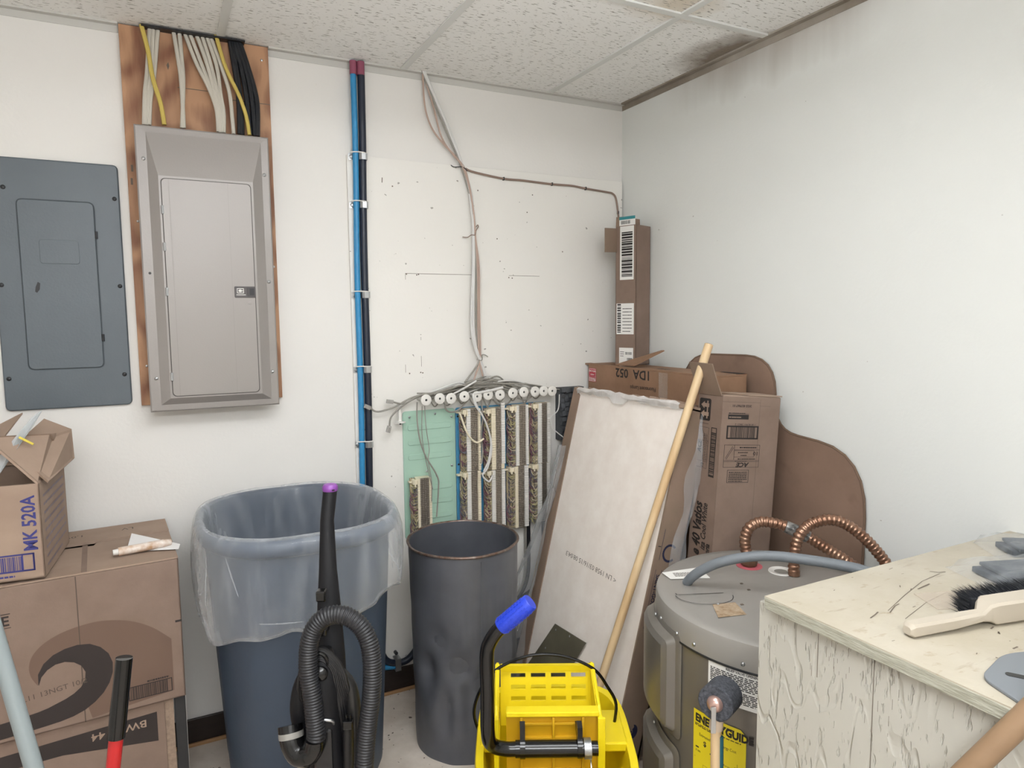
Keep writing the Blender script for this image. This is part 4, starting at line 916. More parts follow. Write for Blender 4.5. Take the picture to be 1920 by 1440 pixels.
MB().obox(vb(.044, .05, .582), vr*.020, vd*.016, Z3*.018).obox(vb(.048, .054, .598), vr*.004, vd*.005, Z3*.013).obox(vb(.056, .054, .598), vr*.004, vd*.005, Z3*.013).build('plug', MBLKG, t, bevel=.003)
MB().tube([vb(.052, .05, .58), vb(.050, .046, .52), vb(.046, .04, .42), vb(.044, .03, .25)], .0115, 10, 4).build('crevice_tool', MBLK, t, smooth=True)
MB().tube([vb(.03, .03, .70), vb(.056, .03, .66), vb(.062, .03, .58), vb(.058, .028, .46), vb(.052, .02, .30)], lambda u: .008+.007*math.sin(u*3.1), 10, 4).build('side_cover', mat('smoky_plastic', '#242322', .3), t, smooth=True)
MB().tube([vb(-.03, .01, .69), vb(-.048, .012, .66), vb(-.058, .014, .60), vb(-.05, .012, .52), vb(-.045, .01, .42)], lambda u: .010+.012*math.sin(.3+u*2.6), 12, 4).build('side_cover', MVAC, t, smooth=True)
cp = MB().tube([vb(-.022, .052, .588), vb(-.021, .060, .600), vb(0, .064, .605), vb(.021, .060, .600), vb(.022, .052, .588)], .0032, 8, 5).build('tool_clip', MSTEEL, t, smooth=True)
MB().obox(vb(-.021, .040, .20), vr*.042, vd*.024, Z3*.385).build('dust_bin', mat('smoked_black', '#1d1d1f', .25), t, bevel=.008)
VH = [(0.022, -1.087, .563), (.025, -1.087, .583), (.024, -1.083, .613), (.022, -1.077, .659), (.018, -1.071, .70), (.018, -1.067, .732), (.022, -1.065, .769), (.033, -1.067, .801), (.052, -1.075, .823), (.075, -1.086, .830), (.097, -1.098, .825), (.119, -1.111, .805), (.132, -1.121, .775), (.136, -1.127, .738), (.135, -1.131, .699), (.131, -1.133, .658), (.124, -1.134, .616), (.118, -1.135, .577), (.112, -1.137, .531), (.107, -1.14, .485), (.102, -1.142, .439), (.098, -1.135, .36), (.092, -1.11, .27), (.085, -1.08, .18)]
def corr(pts, r0, r1, pitch, n=14, per=4):
    P = resample(catmull(pts, 8), pitch/per); L = len(P)-1
    return MB().tube(P, lambda u: r0+(r1-r0)*(.5+.5*math.cos(2*math.pi*round(u*L)/per)), n, 1)
corr(VH, .0172, .0200, .0060).build('ribbed_hose', MHOSE, t, smooth=True, sharp=180)
MB().tube([V(VH[0])+V((0, 0, .012)), V(VH[0])+V((-.003, .004, -.012)), V(VH[0])+V((-.016, .012, -.028)), V(VH[0])+V((-.032, .028, -.026)), V(VH[0])+V((-.040, .042, -.002)), V(VH[0])+V((-.040, .055, .022))], [.021, .022, .023, .0245, .025, .025], 16, 5).build('hose_elbow', MBLKG, t, smooth=True)
MB().lathe([(.0258, -.006), (.0262, 0), (.0258, .006)], V(VH[0])+V((-.040, .046, .006)), (0, .4, 1), 20).build('elbow_ring', mat('grey_ring', '#8d8a84', .5), t, smooth=True)
MB().tube([V(VH[0])+V((-.028, .02, -.035)), V((-.002, -1.055, .42)), V((.0, -1.05, .2))], .0065, 8, 3).build('hose_stay', mat('tan_plastic', '#a9987f', .5), t, smooth=True)
MB().prism(rrect(-.155, -.10, .155, .10, .03), F(vb(0, .02, 0), vr, -vd), .012, .075).build('floor_head', MVAC, t, bevel=.012)
MB().obox(vb(-.07, -.05, .07), vr*.14, vd*.13, Z3*.13).build('motor_housing', MVAC, t, bevel=.02)
for s in (-1, 1): MB().lathe([(.001, -.012), (.035, -.012), (.04, -.006), (.04, .006), (.035, .012), (.001, .012)], vb(.10*s, -.10, .04), vr, 20).build('wheel', MBLK, t, smooth=True)

# ------------------------------------------------------------------ two poles in the left foreground
rd = V((.030, .012, .21)).normalized(); rp = V((-.313, -1.036, .806)); rb = rp-rd*(.806/rd.z)
t = thing('mop_pole', 'red pole with a black rubber grip, in front of the boxes', 'pole', rb)
MB().cyl(rb+rd*.012, rp-rd*.125, .0125, n=16).build('shaft', MREDP, t, smooth=True)
MB().tube([rp-rd*.142, rp-rd*.138, rp-rd*.01, rp-rd*.002, rp], [.0148, .0152, .0148, .0120, .006], 18, 3).build('grip', MBLKG, t, smooth=True)
gd = (V((-.429, -1.215, .696))-V((-.493, -1.149, 1.003))).normalized(); g0 = V((-.493, -1.149, 1.003))-gd*.35; g1 = V((-.493, -1.149, 1.003))+gd*((1.003-.005)/-gd.z)
t = thing('mop_pole', 'pale grey tubular pole leaning at the far left', 'pole', (g1.x, g1.y, 0))
MB().cyl(g0, g1, .0128, n=16).build('shaft', MPOLEG, t, smooth=True)
MB().cyl(g0, g0-gd*.012, .0135, .011, n=16).build('end_plug', MBLK, t, smooth=True)

# ------------------------------------------------------------------ right corner: carton, tall box, sleeve with board
t = thing('carton', 'large worn brown carton with taped top and red stickers, against the right wall', 'box', (1.46, -.43, 0))
cx0, cx1, cy0, cy1, ch = 1.392, 1.535, -.785, -.035, 1.245
cm = MB().box(cx0, cx1, cy0, cy1, 0, ch-.006); cm.build('body', MCARDK, t, bevel=.003)
ct = F((cx0, cy0, ch-.006), (1, 0, 0), (0, 1, 0))
MB().prism([(0, .0), (.143, 0), (.143, .56), (.0, .54)], ct, 0, .005).build('flap', MCARDK, t)
MB().prism([(0, .55), (.02, .55), (.03, .79), (0, .79)], ct, 0, .006).prism([(.02, .70), (.13, .66), (.14, .79), (.02, .79)], ct, 0, .004).build('torn_flap', MCARDK, t)
fo = [V((cx0+.03, -.20, ch)), V((cx0+.045, -.32, ch)), V((cx1+.01, -.46, ch+.052)), V((cx1, -.36, ch+.05))]
fo = [V((1.41, -.205, ch)), V((1.405, -.335, ch+.004)), V((1.50, -.40, ch+.062)), V((1.52, -.36, ch+.06))]
MB().add(fo+[p+V((-.002, 0, .004)) for p in fo], [(3, 2, 1, 0), (4, 5, 6, 7)]+[(i, (i+1) % 4, 4+(i+1) % 4, 4+i) for i in range(4)]).build('raised_flap', MCARDK, t)
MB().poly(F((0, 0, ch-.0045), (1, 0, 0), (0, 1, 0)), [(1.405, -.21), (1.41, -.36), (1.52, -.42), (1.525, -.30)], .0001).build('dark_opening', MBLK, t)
cf = F((cx0, 0, 0), (0, -1, 0), (0, 0, 1)); pr = MB()      # u = -y
pr.text(cf, '1DA  052', .455, 1.236, .034, .001, 0, bold=.02, rot=math.pi, sx=1.15)
pr.text(cf, 'Fluorescent Lamps', .485, 1.178, .015, .001, 0, rot=math.pi+.02, sx=.95, bold=.01)
pr.quad(F((0, 0, ch-.0005), (1, 0, 0), (0, 1, 0)), 1.42, -.50, .045, .002).quad(F((0, 0, ch-.0005), (1, 0, 0), (0, 1, 0)), 1.42, -.44, .045, .002)
pr.barcode(F((0, -.44, ch-.0005), (0, -1, 0), (1, 0, 0)), 0, 1.425, .06, .035, .0004)
pr.build('printed_graphics', MINK, t)
for u0, u1, v0, v1 in ((.042, .095, 1.170, 1.226), (.728, .782, 1.150, 1.225)):
    s_ = MB().fbox(cf, u0, u1, v0, v1, .0003, .001).build('fragile_sticker', MRED, t)
    q = MB().rect(cf, u0+.002, v0+.002, u1-u0-.004, v1-v0-.004, .0015, .0014)
    for k, tx in enumerate(('FRAGILE', 'HANDLE', 'WITH CARE')): q.text(cf, tx, (u0+u1)/2, v0+.016+k*.0165, (.0115, .006, .0085)[k], .0015, align='CENTER', rot=math.pi, bold=.02, sx=.8)
    q.fbox(cf, u0+.003, u1-.003, v0+.020, v0+.0205, .001, .0013)
    q.build('sticker_print', MPAPER, s_)
MB().fbox(cf, .50, .55, 1.12, ch-.008, .0004, .0012).build('clear_tape', film('faint_tape', .04, '#d8d2c8', .15, 30., .2), t)
bt = MB(); btf = F((0, 0, ch-.0008), (1, 0, 0), (0, 1, 0)); bt.poly(btf, [(1.50, -.784), (1.534, -.784), (1.534, -.68), (1.515, -.68)], .0012); bt.build('black_tape', MBLK, t)

e5, g5 = rot(math.radians(-19)); M5 = V((1.496, -.246, ch)); 
# tall slim box in the corner: e5 ~ right face direction, back along g5
e5 = V((.947, .325, 0)); g5 = V((-.325, .947, 0)); M5 = V((1.485, -.240, ch-.001)); s5 = .100; h5 = 1.805-ch
t = thing('tall_box', 'tall narrow cardboard box standing in the room corner with white shipping labels', 'box', M5+(e5+g5)*.05)
tb = MB()
for a_, b_ in ((M5, e5), (M5+g5*(s5-.004), e5)): tb.obox(a_, b_*s5, g5*.004, Z3*h5)
for a_ in (M5, M5+e5*(s5-.004)): tb.obox(a_, e5*.004, g5*s5, Z3*h5)
tb.obox(M5, e5*s5, g5*s5, Z3*.004); tb.build('body', MCARD, t, bevel=.001)
lf5 = F(M5+g5*s5, -g5, Z3); rf5 = F(M5, e5, Z3)        # left face (u 0..s5 from wall towards viewer), right face
MB().prism([(0.0, h5), (0.07, h5), (.072, h5+.03), (.062, h5+.034), (.055, h5+.02), (.045, h5+.036), (.002, h5+.038)], lf5, -.004, 0).build('top_flap', MCARDD, t)
MB().prism([(.004, h5), (s5, h5), (s5-.002, h5+.034), (.006, h5+.034)], F(M5+g5*.05, e5, Z3), -.004, 0).build('top_flap', MCARDD, t)
sd = V((-.75, -.3, -.05)).normalized()
MB().obox(M5+g5*s5*.98+Z3*(h5-.047-.055), sd*.085, V((.2, -.5, 0)).normalized()*.004, Z3*.095).build('side_flap', MCARDD, t)
def paper(fr, u0, u1, v0, v1, name='shipping_label', par=t): return MB().fbox(fr, u0, u1, v0, v1, .0002, .0009).build(name, MPAPER, par)
L1 = paper(lf5, .022, .088, h5-.215, h5-.002); q = MB()
rr = random.Random(3); z_ = h5-.203
while z_ < h5-.025:
    k = rr.choice((.002, .003, .005, .008)); q.quad(lf5, .030, z_, .052, k, .0012); z_ += k+rr.choice((.002, .003))
q.build('print', MINK, L1)
L2 = paper(lf5, .018, .094, h5+.001, h5+.036); 
MB().quad(lf5, .018, h5+.024, .076, .012, .0012).build('teal_band', MTEAL, L2)
MB().barcode(lf5, .026, h5+.006, .045, .014, .0012, seed=8).build('print', MINK, L2)
L3 = paper(lf5, .006, .090, h5-.435, h5-.31); q = MB()
z_ = h5-.428
while z_ < h5-.315: k = rr.choice((.002, .004, .006)); q.quad(lf5, .010, z_, .018, k, .0012); z_ += k+.003
q.lines(lf5, .036, h5-.425, .045, .105, 8, .0012, gap=.75)
q.build('print', MINK, L3)
L4 = paper(lf5, .02, .088, h5-.585, h5-.49); q = MB().barcode(lf5, .05, h5-.518, .033, .011, .0012).barcode(lf5, .058, h5-.541, .026, .010, .0012, seed=5).barcode(lf5, .03, h5-.565, .03, .010, .0012, seed=7).lines(lf5, .025, h5-.525, .02, .025, 3, .0012, gap=.7)
q.build('print', MINK, L4)

# leaning sleeve: front plane x = .955 + .26 z
sl_ = .26; nrm = V((-1, 0, sl_)).normalized(); upv = V((sl_, 0, 1)).normalized(); L = 1.152/upv.z
S0 = V((.955, -.150, 0)); yd = V((0, -1, 0)); wdt = .662; dep = .105
lift = dep*abs(nrm.z)
S0 = S0+V((0, 0, 0.0))
sf = F(S0, yd, upv)                                     # u from wall towards viewer, v up the slope, normal towards -x
assert sf.n.x < 0
t = thing('leaning_sleeve', 'shallow open carton holding a pale board, leaning towards the right wall', 'carton', (1.06, -.48, 0))
b0 = .0
MB().prism([(0, .03), (wdt, .03), (wdt, L-.004), (0, L-.004)], sf, -dep, -dep+.006).build('back_panel', MCARDD, t)
MB().fbox(sf, wdt-.006, wdt, .027, L, -dep, .004).build('side_panel', MCARDD, t, label='long cardboard flank with printed umbrella')
MB().fbox(sf, 0, .006, .027, L, -dep, .004).build('side_panel', MCARDD, t)
MB().prism([(-.001, .02), (.080, .02), (.048, L-.02), (.006, L+.006), (-.001, L+.006)], sf, .002, .006).build('front_lip', MCARDD, t)
MB().fbox(sf, 0, wdt, .02, .03, -dep, .004).build('bottom_panel', MCARDD, t)
tl = MB(); r_ = random.Random(4); N_ = 26
for i in range(N_):
    u = wdt*i/N_; tl.fbox(sf, u, u+wdt/N_, L-.004+r_.uniform(-.003, .004), L+.012+r_.uniform(-.004, .006), -dep+r_.uniform(0, .01), .008+r_.uniform(-.004, .006))
tl.build('torn_top_edge', MCARDI, t)
pl = MB(); vs = []
for i in range(23):
    for j in range(4):
        u = .04+(wdt-.06)*i/22; vs.append(sf.p(u, L+.012-.008*j+r_.uniform(-.004, .004)-(.02 if 8 < i < 12 and j == 3 else 0), .012+.007*math.sin(j*1.2)+r_.uniform(0, .007)))
pl.add(vs, [(i*4+j, i*4+4+j, i*4+5+j, i*4+1+j) for i in range(22) for j in range(3)]); pl.build('torn_plastic', film('white_film', .45, '#f4f2f0', .3, 40, .3), t, smooth=True)
sfk = F(sf.p(wdt, 0, 0), -nrm, upv); sfk = F(sf.p(wdt+.0005, 0, 0), V((-nrm.x, 0, -nrm.z)), upv)  # flank facing the viewer, u = depth into sleeve
pr = MB()
if sfk.n.y > 0: raise RuntimeError('flank frame')
def umb(cv, k):
    pr.poly(sfk, [(.055+.022*k*math.cos(q), cv+.026*k*math.sin(q)) for q in [math.pi*i/10-math.pi/2 for i in range(11)]]+[(.058, cv+.016*k), (.053, cv+.009*k), (.057, cv), (.053, cv-.009*k), (.058, cv-.016*k)], .0006)
    pr.curve_line(sfk, [(.055, cv), (.030, cv), (.024, cv+.004), (.022, cv+.010), (.025, cv+.014)], .003)
umb(.150, .9); umb(.098, .9)
pr.text(sfk, 'SAINT-GOBAIN', .016, .655, .0150, .001, rot=-math.pi/2, bold=.015, sx=.92)
pr.quad(sfk, .010, .48, .0013, .19).quad(sfk, .034, .48, .0018, .19).quad(sfk, .037, .475, .02, .03)
pr.curve_line(sfk, [(.052+.026*math.cos(q), .725+.026*math.sin(q)) for q in [i*2*math.pi/24 for i in range(3, 22)]], .0075)
pr.quad(sfk, .014, .70, .0016, .10)
pr.build('printed_graphics', MINKN, t)
MB().quad(sfk, .0, .742, .012, .0025, .0007).build('slit', MBLK, t)
bd_ = tag(MB().prism([(.014, .034), (wdt-.008, .034), (wdt-.008, L-.006), (.026, L-.006)], sf, -.03, .0015).build('fibre_board', MGYP, bevel=.001), 'pale speckled flat board standing in the leaning sleeve', 'board')
pr = MB(); rr = math.pi-.0
pr.text(F(sf.p(0, 0, .0016), sf.x, sf.y), '< LN 1958 03/16/15 08:04:3', .50, .585, .017, .0006, rot=math.pi, sx=1.15)
pr.build('ink_stamp', mat('grey_ink', '#6f675f', .8), bd_)
# clear sheeting hanging off the left side
r_ = random.Random(9); vs = []; NU, NV = 9, 16
for j in range(NV+1):
    v = j/NV
    for i in range(NU+1):
        u = i/NU; zz = .93*(1-v)+.004
        wd_ = .03+.12*min(1, v*1.6)
        x = .955+.26*zz-.012-.05*v+.02*math.sin(u*9+v*5); y = -.165+wd_*(.9-u*1.7)*.62-.012*v+.012*math.sin(v*12+u*6)
        vs.append(V((x+.012*noise.noise(V((u*4, v*8, 1))), y, zz)))
tag(MB().add(vs, [(j*(NU+1)+i, j*(NU+1)+i+1, (j+1)*(NU+1)+i+1, (j+1)*(NU+1)+i) for j in range(NV) for i in range(NU)]).build('plastic_sheeting', MFILM, smooth=True, sharp=180), 'clear plastic sheeting hanging down the left side of the leaning sleeve', 'plastic')
# torn film on the right between sleeve and light tube box
vs = []
for j in range(17):
    v = j/16; zz = 1.13-.62*v
    for i in range(4):
        x = .955+.26*zz+.050+.012*i+.008*math.sin(v*15+i); y = -.822-.006*i+.006*math.sin(v*23+i*2)
        vs.append(V((x, y-.004, zz)))
tag(MB().add(vs, [(j*4+i, j*4+i+1, j*4+5+i, j*4+4+i) for j in range(16) for i in range(3)]).build('plastic_sheeting', MFILM, smooth=True, sharp=180), 'torn plastic strip between the leaning sleeve and the lamp carton', 'plastic')

# broom pole
pb = V((.866, -.735, 0)); pt = V((1.3055, -.8475, 1.352)); pdv = (pt-pb).normalized()
t = thing('broom_pole', 'long bare wooden broom pole leaning across the pale board', 'pole', pb)
MB().tube([pb+pdv*.01, pb+pdv*.6, pt-pdv*.012, pt-pdv*.002, pt], [.0135, .0135, .0135, .0135, .013], 18, 1).build('shaft', MWOOD, t, smooth=True)
MB().lathe([(.0128, 0), (.009, .0018), (.0001, .0022)], pt, pdv, 16).build('end_grain', MWOODO, t, smooth=True)

# olive metal plate standing against the board
pf = [sf.p(.226, .322, .012), sf.p(.427, .335, .012), sf.p(.335, .135, .012), sf.p(.255, .02, .012), sf.p(.05, .02, .012)]
mp_ = MB(); mp_.add(pf+[p+nrm*.003 for p in pf], [tuple(range(4, -1, -1)), tuple(range(5, 10))]+[(i, (i+1) % 5, 5+(i+1) % 5, 5+i) for i in range(5)])
plt = tag(mp_.build('metal_plate', MPLATE), 'dull olive metal plate propped against the pale board behind the bucket', 'plate')
for u, v in ((.20, .22), (.33, .318), (.24, .305)):
    MB().lathe([(.004, 0), (.0001, .002)], sf.p(u, v, .0152), nrm, 8).build('rivet', MSTEEL, plt)

# ------------------------------------------------------------------ lamp carton with printing
M6 = V((1.297, -.920, 1.197)); L6 = V((1.280, -.796, 1.197)); R6 = V((1.512, -.950, 1.180))
a6 = (R6-M6); b6 = (L6-M6); up6 = a6.cross(b6).normalized(); up6 = up6 if up6.z > 0 else -up6
wA, wB = a6.length, b6.length; a6n = a6.normalized(); b6n = (b6-a6n*b6.dot(a6n)).normalized(); hh6 = (1.197-.012)/up6.z
B6 = M6-up6*hh6
t = thing('lamp_carton', 'tall printed carton for fluorescent tubes with open top flap', 'box', (B6.x+.08, B6.y+.04, 0))
bm6 = MB(); th = .004
bm6.obox(B6, a6n*wA, b6n*th, up6*hh6).obox(B6+b6n*(wB-th), a6n*wA, b6n*th, up6*hh6).obox(B6, a6n*th, b6n*wB, up6*hh6).obox(B6+a6n*(wA-th), a6n*th, b6n*wB, up6*hh6).obox(B6, a6n*wA, b6n*wB, up6*th)
bm6.build('body', MCARD, t, bevel=.002)
tf = F(M6, a6n, b6n)
MB().prism([(0.002, .002), (wA-.002, .002), (wA-.002, wB*.55), (.002, wB*.62)], tf, -.002, .002).build('top_flap', MCARDI, t)
MB().prism([(wA*.50, .0), (wA+.002, -.003), (wA+.002, wB), (wA*.36, wB)], tf, .003, .0065).build('top_flap', MCARDI, t)
# upright flap on the left edge
hl = M6+b6n*(wB-.002); hr = M6+b6n*.002; od = V((-.36, .05, .93)).normalized(); od2 = V((-.30, .06, .95)).normalized()
lo = [hl, hr, hr+od*.070, hl+od*.070]; hi = [hl+od*.070, hr+od*.070, hr+od*.070+od2*.036, hl+od*.070+od2*.038]
nf = (hr-hl).cross(od).normalized()*.003
for q in (lo, hi): MB().add(q+[p+nf for p in q], [(0, 1, 2, 3), (7, 6, 5, 4)]+[(i, 4+i, 4+(i+1) % 4, (i+1) % 4) for i in range(4)]).build('upright_flap', MCARDD, t)
# printing, left face reads upwards, right face is upside down
class FS(F):
    """flat frame whose v axis is compressed (condensed printing)"""
    k = 1.
    def p(s, u, v, d=0): return s.o+s.x*u+s.y*v*s.k+s.n*d
fl = FS(M6+b6n*wB, -b6n, up6); fl.k = .70; assert fl.n.dot(a6n) < 0       # u: 0..wB left to right, v relative to the top (negative down)
fr_ = FS(M6, a6n, up6); fr_.k = .80
pr = MB()
def arrowbox(u0, v0, w_, h_):
    pr.poly(fl, rrect(u0, v0, u0+w_, v0+h_, .008), .0006, 0)
    for cv in (v0+h_*.30, v0+h_*.70):
        s_ = h_*.17; uu = u0+.009
        pr.poly(fl, [(uu, cv), (uu+.018, cv+s_), (uu+.018, cv+s_*.5), (uu+.042, cv+s_*.5), (uu+.042, cv-s_*.5), (uu+.018, cv-s_*.5), (uu+.018, cv-s_)], .0009, 1)
    pr.quad(fl, u0+w_-.020, v0+.010, .006, h_-.020, .0009, 1)
arrowbox(.010, -.120, .060, .100)
up_ = math.pi/2
pr.lines(fl, .02, -.135, .05, .006, 1, m=2)
pr.rect(fl, .006, -.335, .062, .185, .0012)
pr.quad(fl, .006, -.212, .062, .0012).curve_line(fl, [(.030, -.158), (.060, -.205)], .0014).curve_line(fl, [(.022, -.160), (.052, -.207)], .0014).quad(fl, .006, -.305, .062, .0012)
pr.text(fl, 'ACE', .034, -.268, .020, .001, rot=up_, bold=.03, shear=.25)
pr.lines(F(fl.p(.072, -.30), fl.y, -fl.x), 0, .004, .085, .028, 4, .0007, gap=.7)
pr.text(fl, '10', .052, -.333, .015, .001, rot=up_, bold=.01)
pr.rect(fl, .080, -.36, .028, .215, .0035); 
rr = random.Random(12); z_ = -.348
while z_ < -.168:
    k = rr.choice((.0018, .003, .005)); pr.quad(fl, .082, z_, .024, k, .0007); z_ += k+rr.choice((.002, .003, .0045))
pr.quad(fl, .08, -.366, .028, .008)
pr.text(fl, 'e 40 Vatios', .060, -.735, .040, .001, rot=up_, bold=.035, shear=.22, sx=.93)
pr.text(fl, 'iza Cool White', .088, -.70, .025, .001, rot=up_, bold=.022, shear=.22, sx=.95)
pr.text(fl, 'uctoria', .112, -.745, .022, .001, rot=up_, bold=.03, shear=.22, sx=.9)
# right face
def R(u, v): return (u, v)
pr.text(fr_, '2025 827067 01', .108, -.032, .0085, .001, rot=math.pi, bold=.02, sx=.9)
pr.quad(fr_, .024, -.088, .076, .018).quad(fr_, .024, -.067, .076, .0012, .0006)
pr.lines(fr_, .028, -.082, .05, .006, 1, .0009, 1).lines(fr_, .026, -.066, .07, .005, 1, .0007)
pr.text(fr_, '1 00 82901 28621 2', .128, -.105, .007, .001, rot=math.pi, sx=.95)
pr.rect(fr_, .022, -.165, .118, .052, .0055).barcode(fr_, .036, -.160, .092, .044, .0006, seed=21)
pr.rect(fr_, .018, -.275, .132, .088, .0012).quad(fr_, .055, -.245, .0012, .058).curve_line(fr_, [(.024, -.240), (.049, -.193)], .0013).curve_line(fr_, [(.027, -.244), (.052, -.198)], .0013)
pr.lines(fr_, .075, -.200, .072, .008, 1, .0007).quad(fr_, .055, -.207, .095, .0011).rect(fr_, .055, -.235, .075, .026, .001).lines(fr_, .070, -.219, .042, .006, 1, .0007).lines(fr_, .08, -.230, .026, .006, 1, .0007)
pr.text(fr_, '10', .146, -.214, .014, .001, rot=math.pi, bold=.01).lines(fr_, .07, -.244, .075, .006, 1, .0007).quad(fr_, .018, -.248, .132, .0011).quad(fr_, .018, -.253, .132, .0011).lines(fr_, .06, -.252, .05, .003, 1, .0007)
pr.text(fr_, 'ACE', .112, -.257, .0165, .001, rot=math.pi, bold=.035, shear=.25)
pr.rect(fr_, .035, -.335, .080, .050, .0016)
pr.lines(fr_, .041, -.331, .068, .042, 6, .0007, gap=.5)
pr.quad(fr_, .140, -1.1, .0008, 1.09, .0005, 2).quad(fr_, .140, -.035, .04, .0008, .0005, 2).quad(fr_, .0, -.022, .14, .001, .0005, 2)
pr.build('printed_graphics', [MINK, MCARDI, MINKF], t)

# ------------------------------------------------------------------ hardboard chair mat against the right wall
def fillet(P, r, n=6):
    out = []; k = len(P)
    for i in range(k):
        p = V(P[i]+(0,)); a = (V(P[i-1]+(0,))-p); b = (V(P[(i+1) % k]+(0,))-p); rr = r[i] if isinstance(r, list) else r
        if rr == 0: out.append(P[i]); continue
        la = min(rr, a.length*.5); lb = min(rr, b.length*.5); q0 = p+a.normalized()*la; q1 = p+b.normalized()*lb
        for j in range(n+1):
            u = j/n; c = q0*(1-u)**2+p*2*u*(1-u)+q1*u*u; out.append((c.x, c.y))
    return out
wf = F((XR-.006, 0, 0), (0, -1, 0), (0, 0, 1))
prof = fillet([(.14, .001), (1.199, .001), (1.208, 1.038), (.872, 1.062), (.865, 1.305), (.425, 1.297), (.40, .9), (.14, .85)], [.01, .02, .19, .09, .13, .14, .08, .05])
hb = thing('hardboard_mat', 'brown hardboard sheet with a stepped rounded outline against the right wall', 'board', (XR-.01, -.75, 0))
MB().prism(prof, wf, 0.0, .0065).build('sheet', MHARD, hb, smooth=True)
# rim band along the cut edge
MB().tube([wf.p(u, v, .0035) for u, v in prof]+[wf.p(*prof[0], .0035)], .0042, 6, 1, caps=False).build('cut_edge', MHARD_E, hb, smooth=True)

# ------------------------------------------------------------------ water heater
WC = V((1.205, -1.265, 0)); WR = .34; WT = .72
t = thing('water_heater', 'squat grey water heater tank beside the painted counter', 'water heater', WC)
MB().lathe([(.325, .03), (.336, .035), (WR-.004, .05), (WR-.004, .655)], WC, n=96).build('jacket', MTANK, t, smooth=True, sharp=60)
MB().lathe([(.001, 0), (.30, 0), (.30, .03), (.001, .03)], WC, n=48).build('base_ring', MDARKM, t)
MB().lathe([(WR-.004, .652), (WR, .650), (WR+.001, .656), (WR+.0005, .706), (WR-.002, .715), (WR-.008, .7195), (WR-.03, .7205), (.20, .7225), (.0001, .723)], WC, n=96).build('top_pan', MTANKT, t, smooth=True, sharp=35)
MB().lathe([(WR+.0015, .648), (WR+.0025, .651), (WR+.0015, .654)], WC, n=96).build('pan_seam', MDARKM, t, smooth=True)
for a in (158, 173, 183.6, 205, 130, 110): 
    a = math.radians(a); d = V((math.cos(a), math.sin(a), 0)); screw(t, WC+d*(WR+.001)+Z3*.668, d, .005)
def cpoly(f, pts, d0, d1):
    mb = MB(); n = len(pts); mb.add([f.p(u, v, d0) for u, v in pts]+[f.p(u, v, d1) for u, v in pts], [tuple(range(n-1, -1, -1)), tuple(range(n, 2*n))]+[(i, (i+1) % n, n+(i+1) % n, n+i) for i in range(n)]); return mb
def access_cover(z0, z1, a0, a1):
    arc = math.radians(a1-a0)*WR; f = CF(WC, WR-.003, a0, z0); h = z1-z0; ns = 14; mb = MB()
    prof_ = [(0, 0, .002), (.006, .006, .006), (.016, .016, .008), (.026, .026, .026), (.040, .040, .034)]
    rg = []
    for ins, vin, d in prof_:
        r_ = max(.002, .018-ins*.2); poly_ = rrect(ins, vin, arc-ins, h-vin, r_, 4); den = []
        for i in range(len(poly_)):
            p, q = poly_[i], poly_[(i+1) % len(poly_)]; k = 8 if math.hypot(q[0]-p[0], q[1]-p[1]) > .05 else 1
            den += [(p[0]+(q[0]-p[0])*j/k, p[1]+(q[1]-p[1])*j/k) for j in range(k)]
        rg.append([f.p(u, v, d) for u, v in den])
    n = len(rg[0]); 
    ctr = sum(rg[-1], V())/n
    mb.add(sum(rg, [])+[f.p(arc/2, h/2, .034)], [(i*n+k, i*n+(k+1) % n, (i+1)*n+(k+1) % n, (i+1)*n+k) for i in range(len(rg)-1) for k in range(n)])
    # domed face as strips along the arc so that it follows the tank
    K = 10; vs = []
    for i in range(K+1):
        u = .040+(arc-.08)*i/K; vs += [f.p(u, .040, .034), f.p(u, h-.040, .034)]
    mb.add(vs, [(2*i, 2*i+2, 2*i+3, 2*i+1) for i in range(K)])
    mb.build('access_cover', MTANK, t, smooth=True, sharp=28)
    screw(t, f.p(arc*.45, h-.010, .009), V((math.cos(math.radians((a0+a1)/2)), math.sin(math.radians((a0+a1)/2)), 0)), .005)
access_cover(.395, .672, 132, 175.5); access_cover(.08, .372, 132, 175)
lbf = CF(WC, WR-.0025, 190.5, .643)
lab = MB()
for i in range(10): lab.add([lbf.p(i*.016, -.082, .0005), lbf.p((i+1)*.016, -.082, .0005), lbf.p((i+1)*.016, .0075, .0005), lbf.p(i*.016, .0075, .0005)], [(0, 1, 2, 3)])
lb = lab.build('warning_label', MPAPER, t, smooth=True)
q = MB(); q.text(lbf, 'RELIEF VALVE OPENING', .045, -.004, .0058, .001, bold=.02, sx=.9).lines(lbf, .006, -.040, .150, .034, 8, .001, gap=.45, seed=31).lines(lbf, .006, -.072, .150, .028, 7, .001, gap=.45, seed=32)
q.build('print', MINK, lb)
lab = MB(); ygf = CF(WC, WR-.0025, 183.6, .30); aw = math.radians(23)*WR
for i in range(10): lab.add([ygf.p(i*aw/10, 0, .0005), ygf.p((i+1)*aw/10, 0, .0005), ygf.p((i+1)*aw/10, .210-(.012 if i == 9 else 0), .0005), ygf.p(i*aw/10, .210, .0005)], [(0, 1, 2, 3)])
yb = lab.build('energy_label', MYEL, t, smooth=True, label='yellow energy label')
q = MB(); q.text(ygf, 'ENERGYGUIDE', .006, .183, .0185, .001, bold=.05, sx=.83).lines(ygf, .005, .172, .12, .007, 2, .001).lines(ygf, .03, .2005, .09, .004, 1, .001)
q.text(ygf, 'Estimated Yearly Energy Cost', .018, .150, .0072, .001, sx=.78).text(ygf, '$', .030, .130, .012, .001, bold=.02).text(ygf, '3', .072, .126, .016, .001, bold=.02)
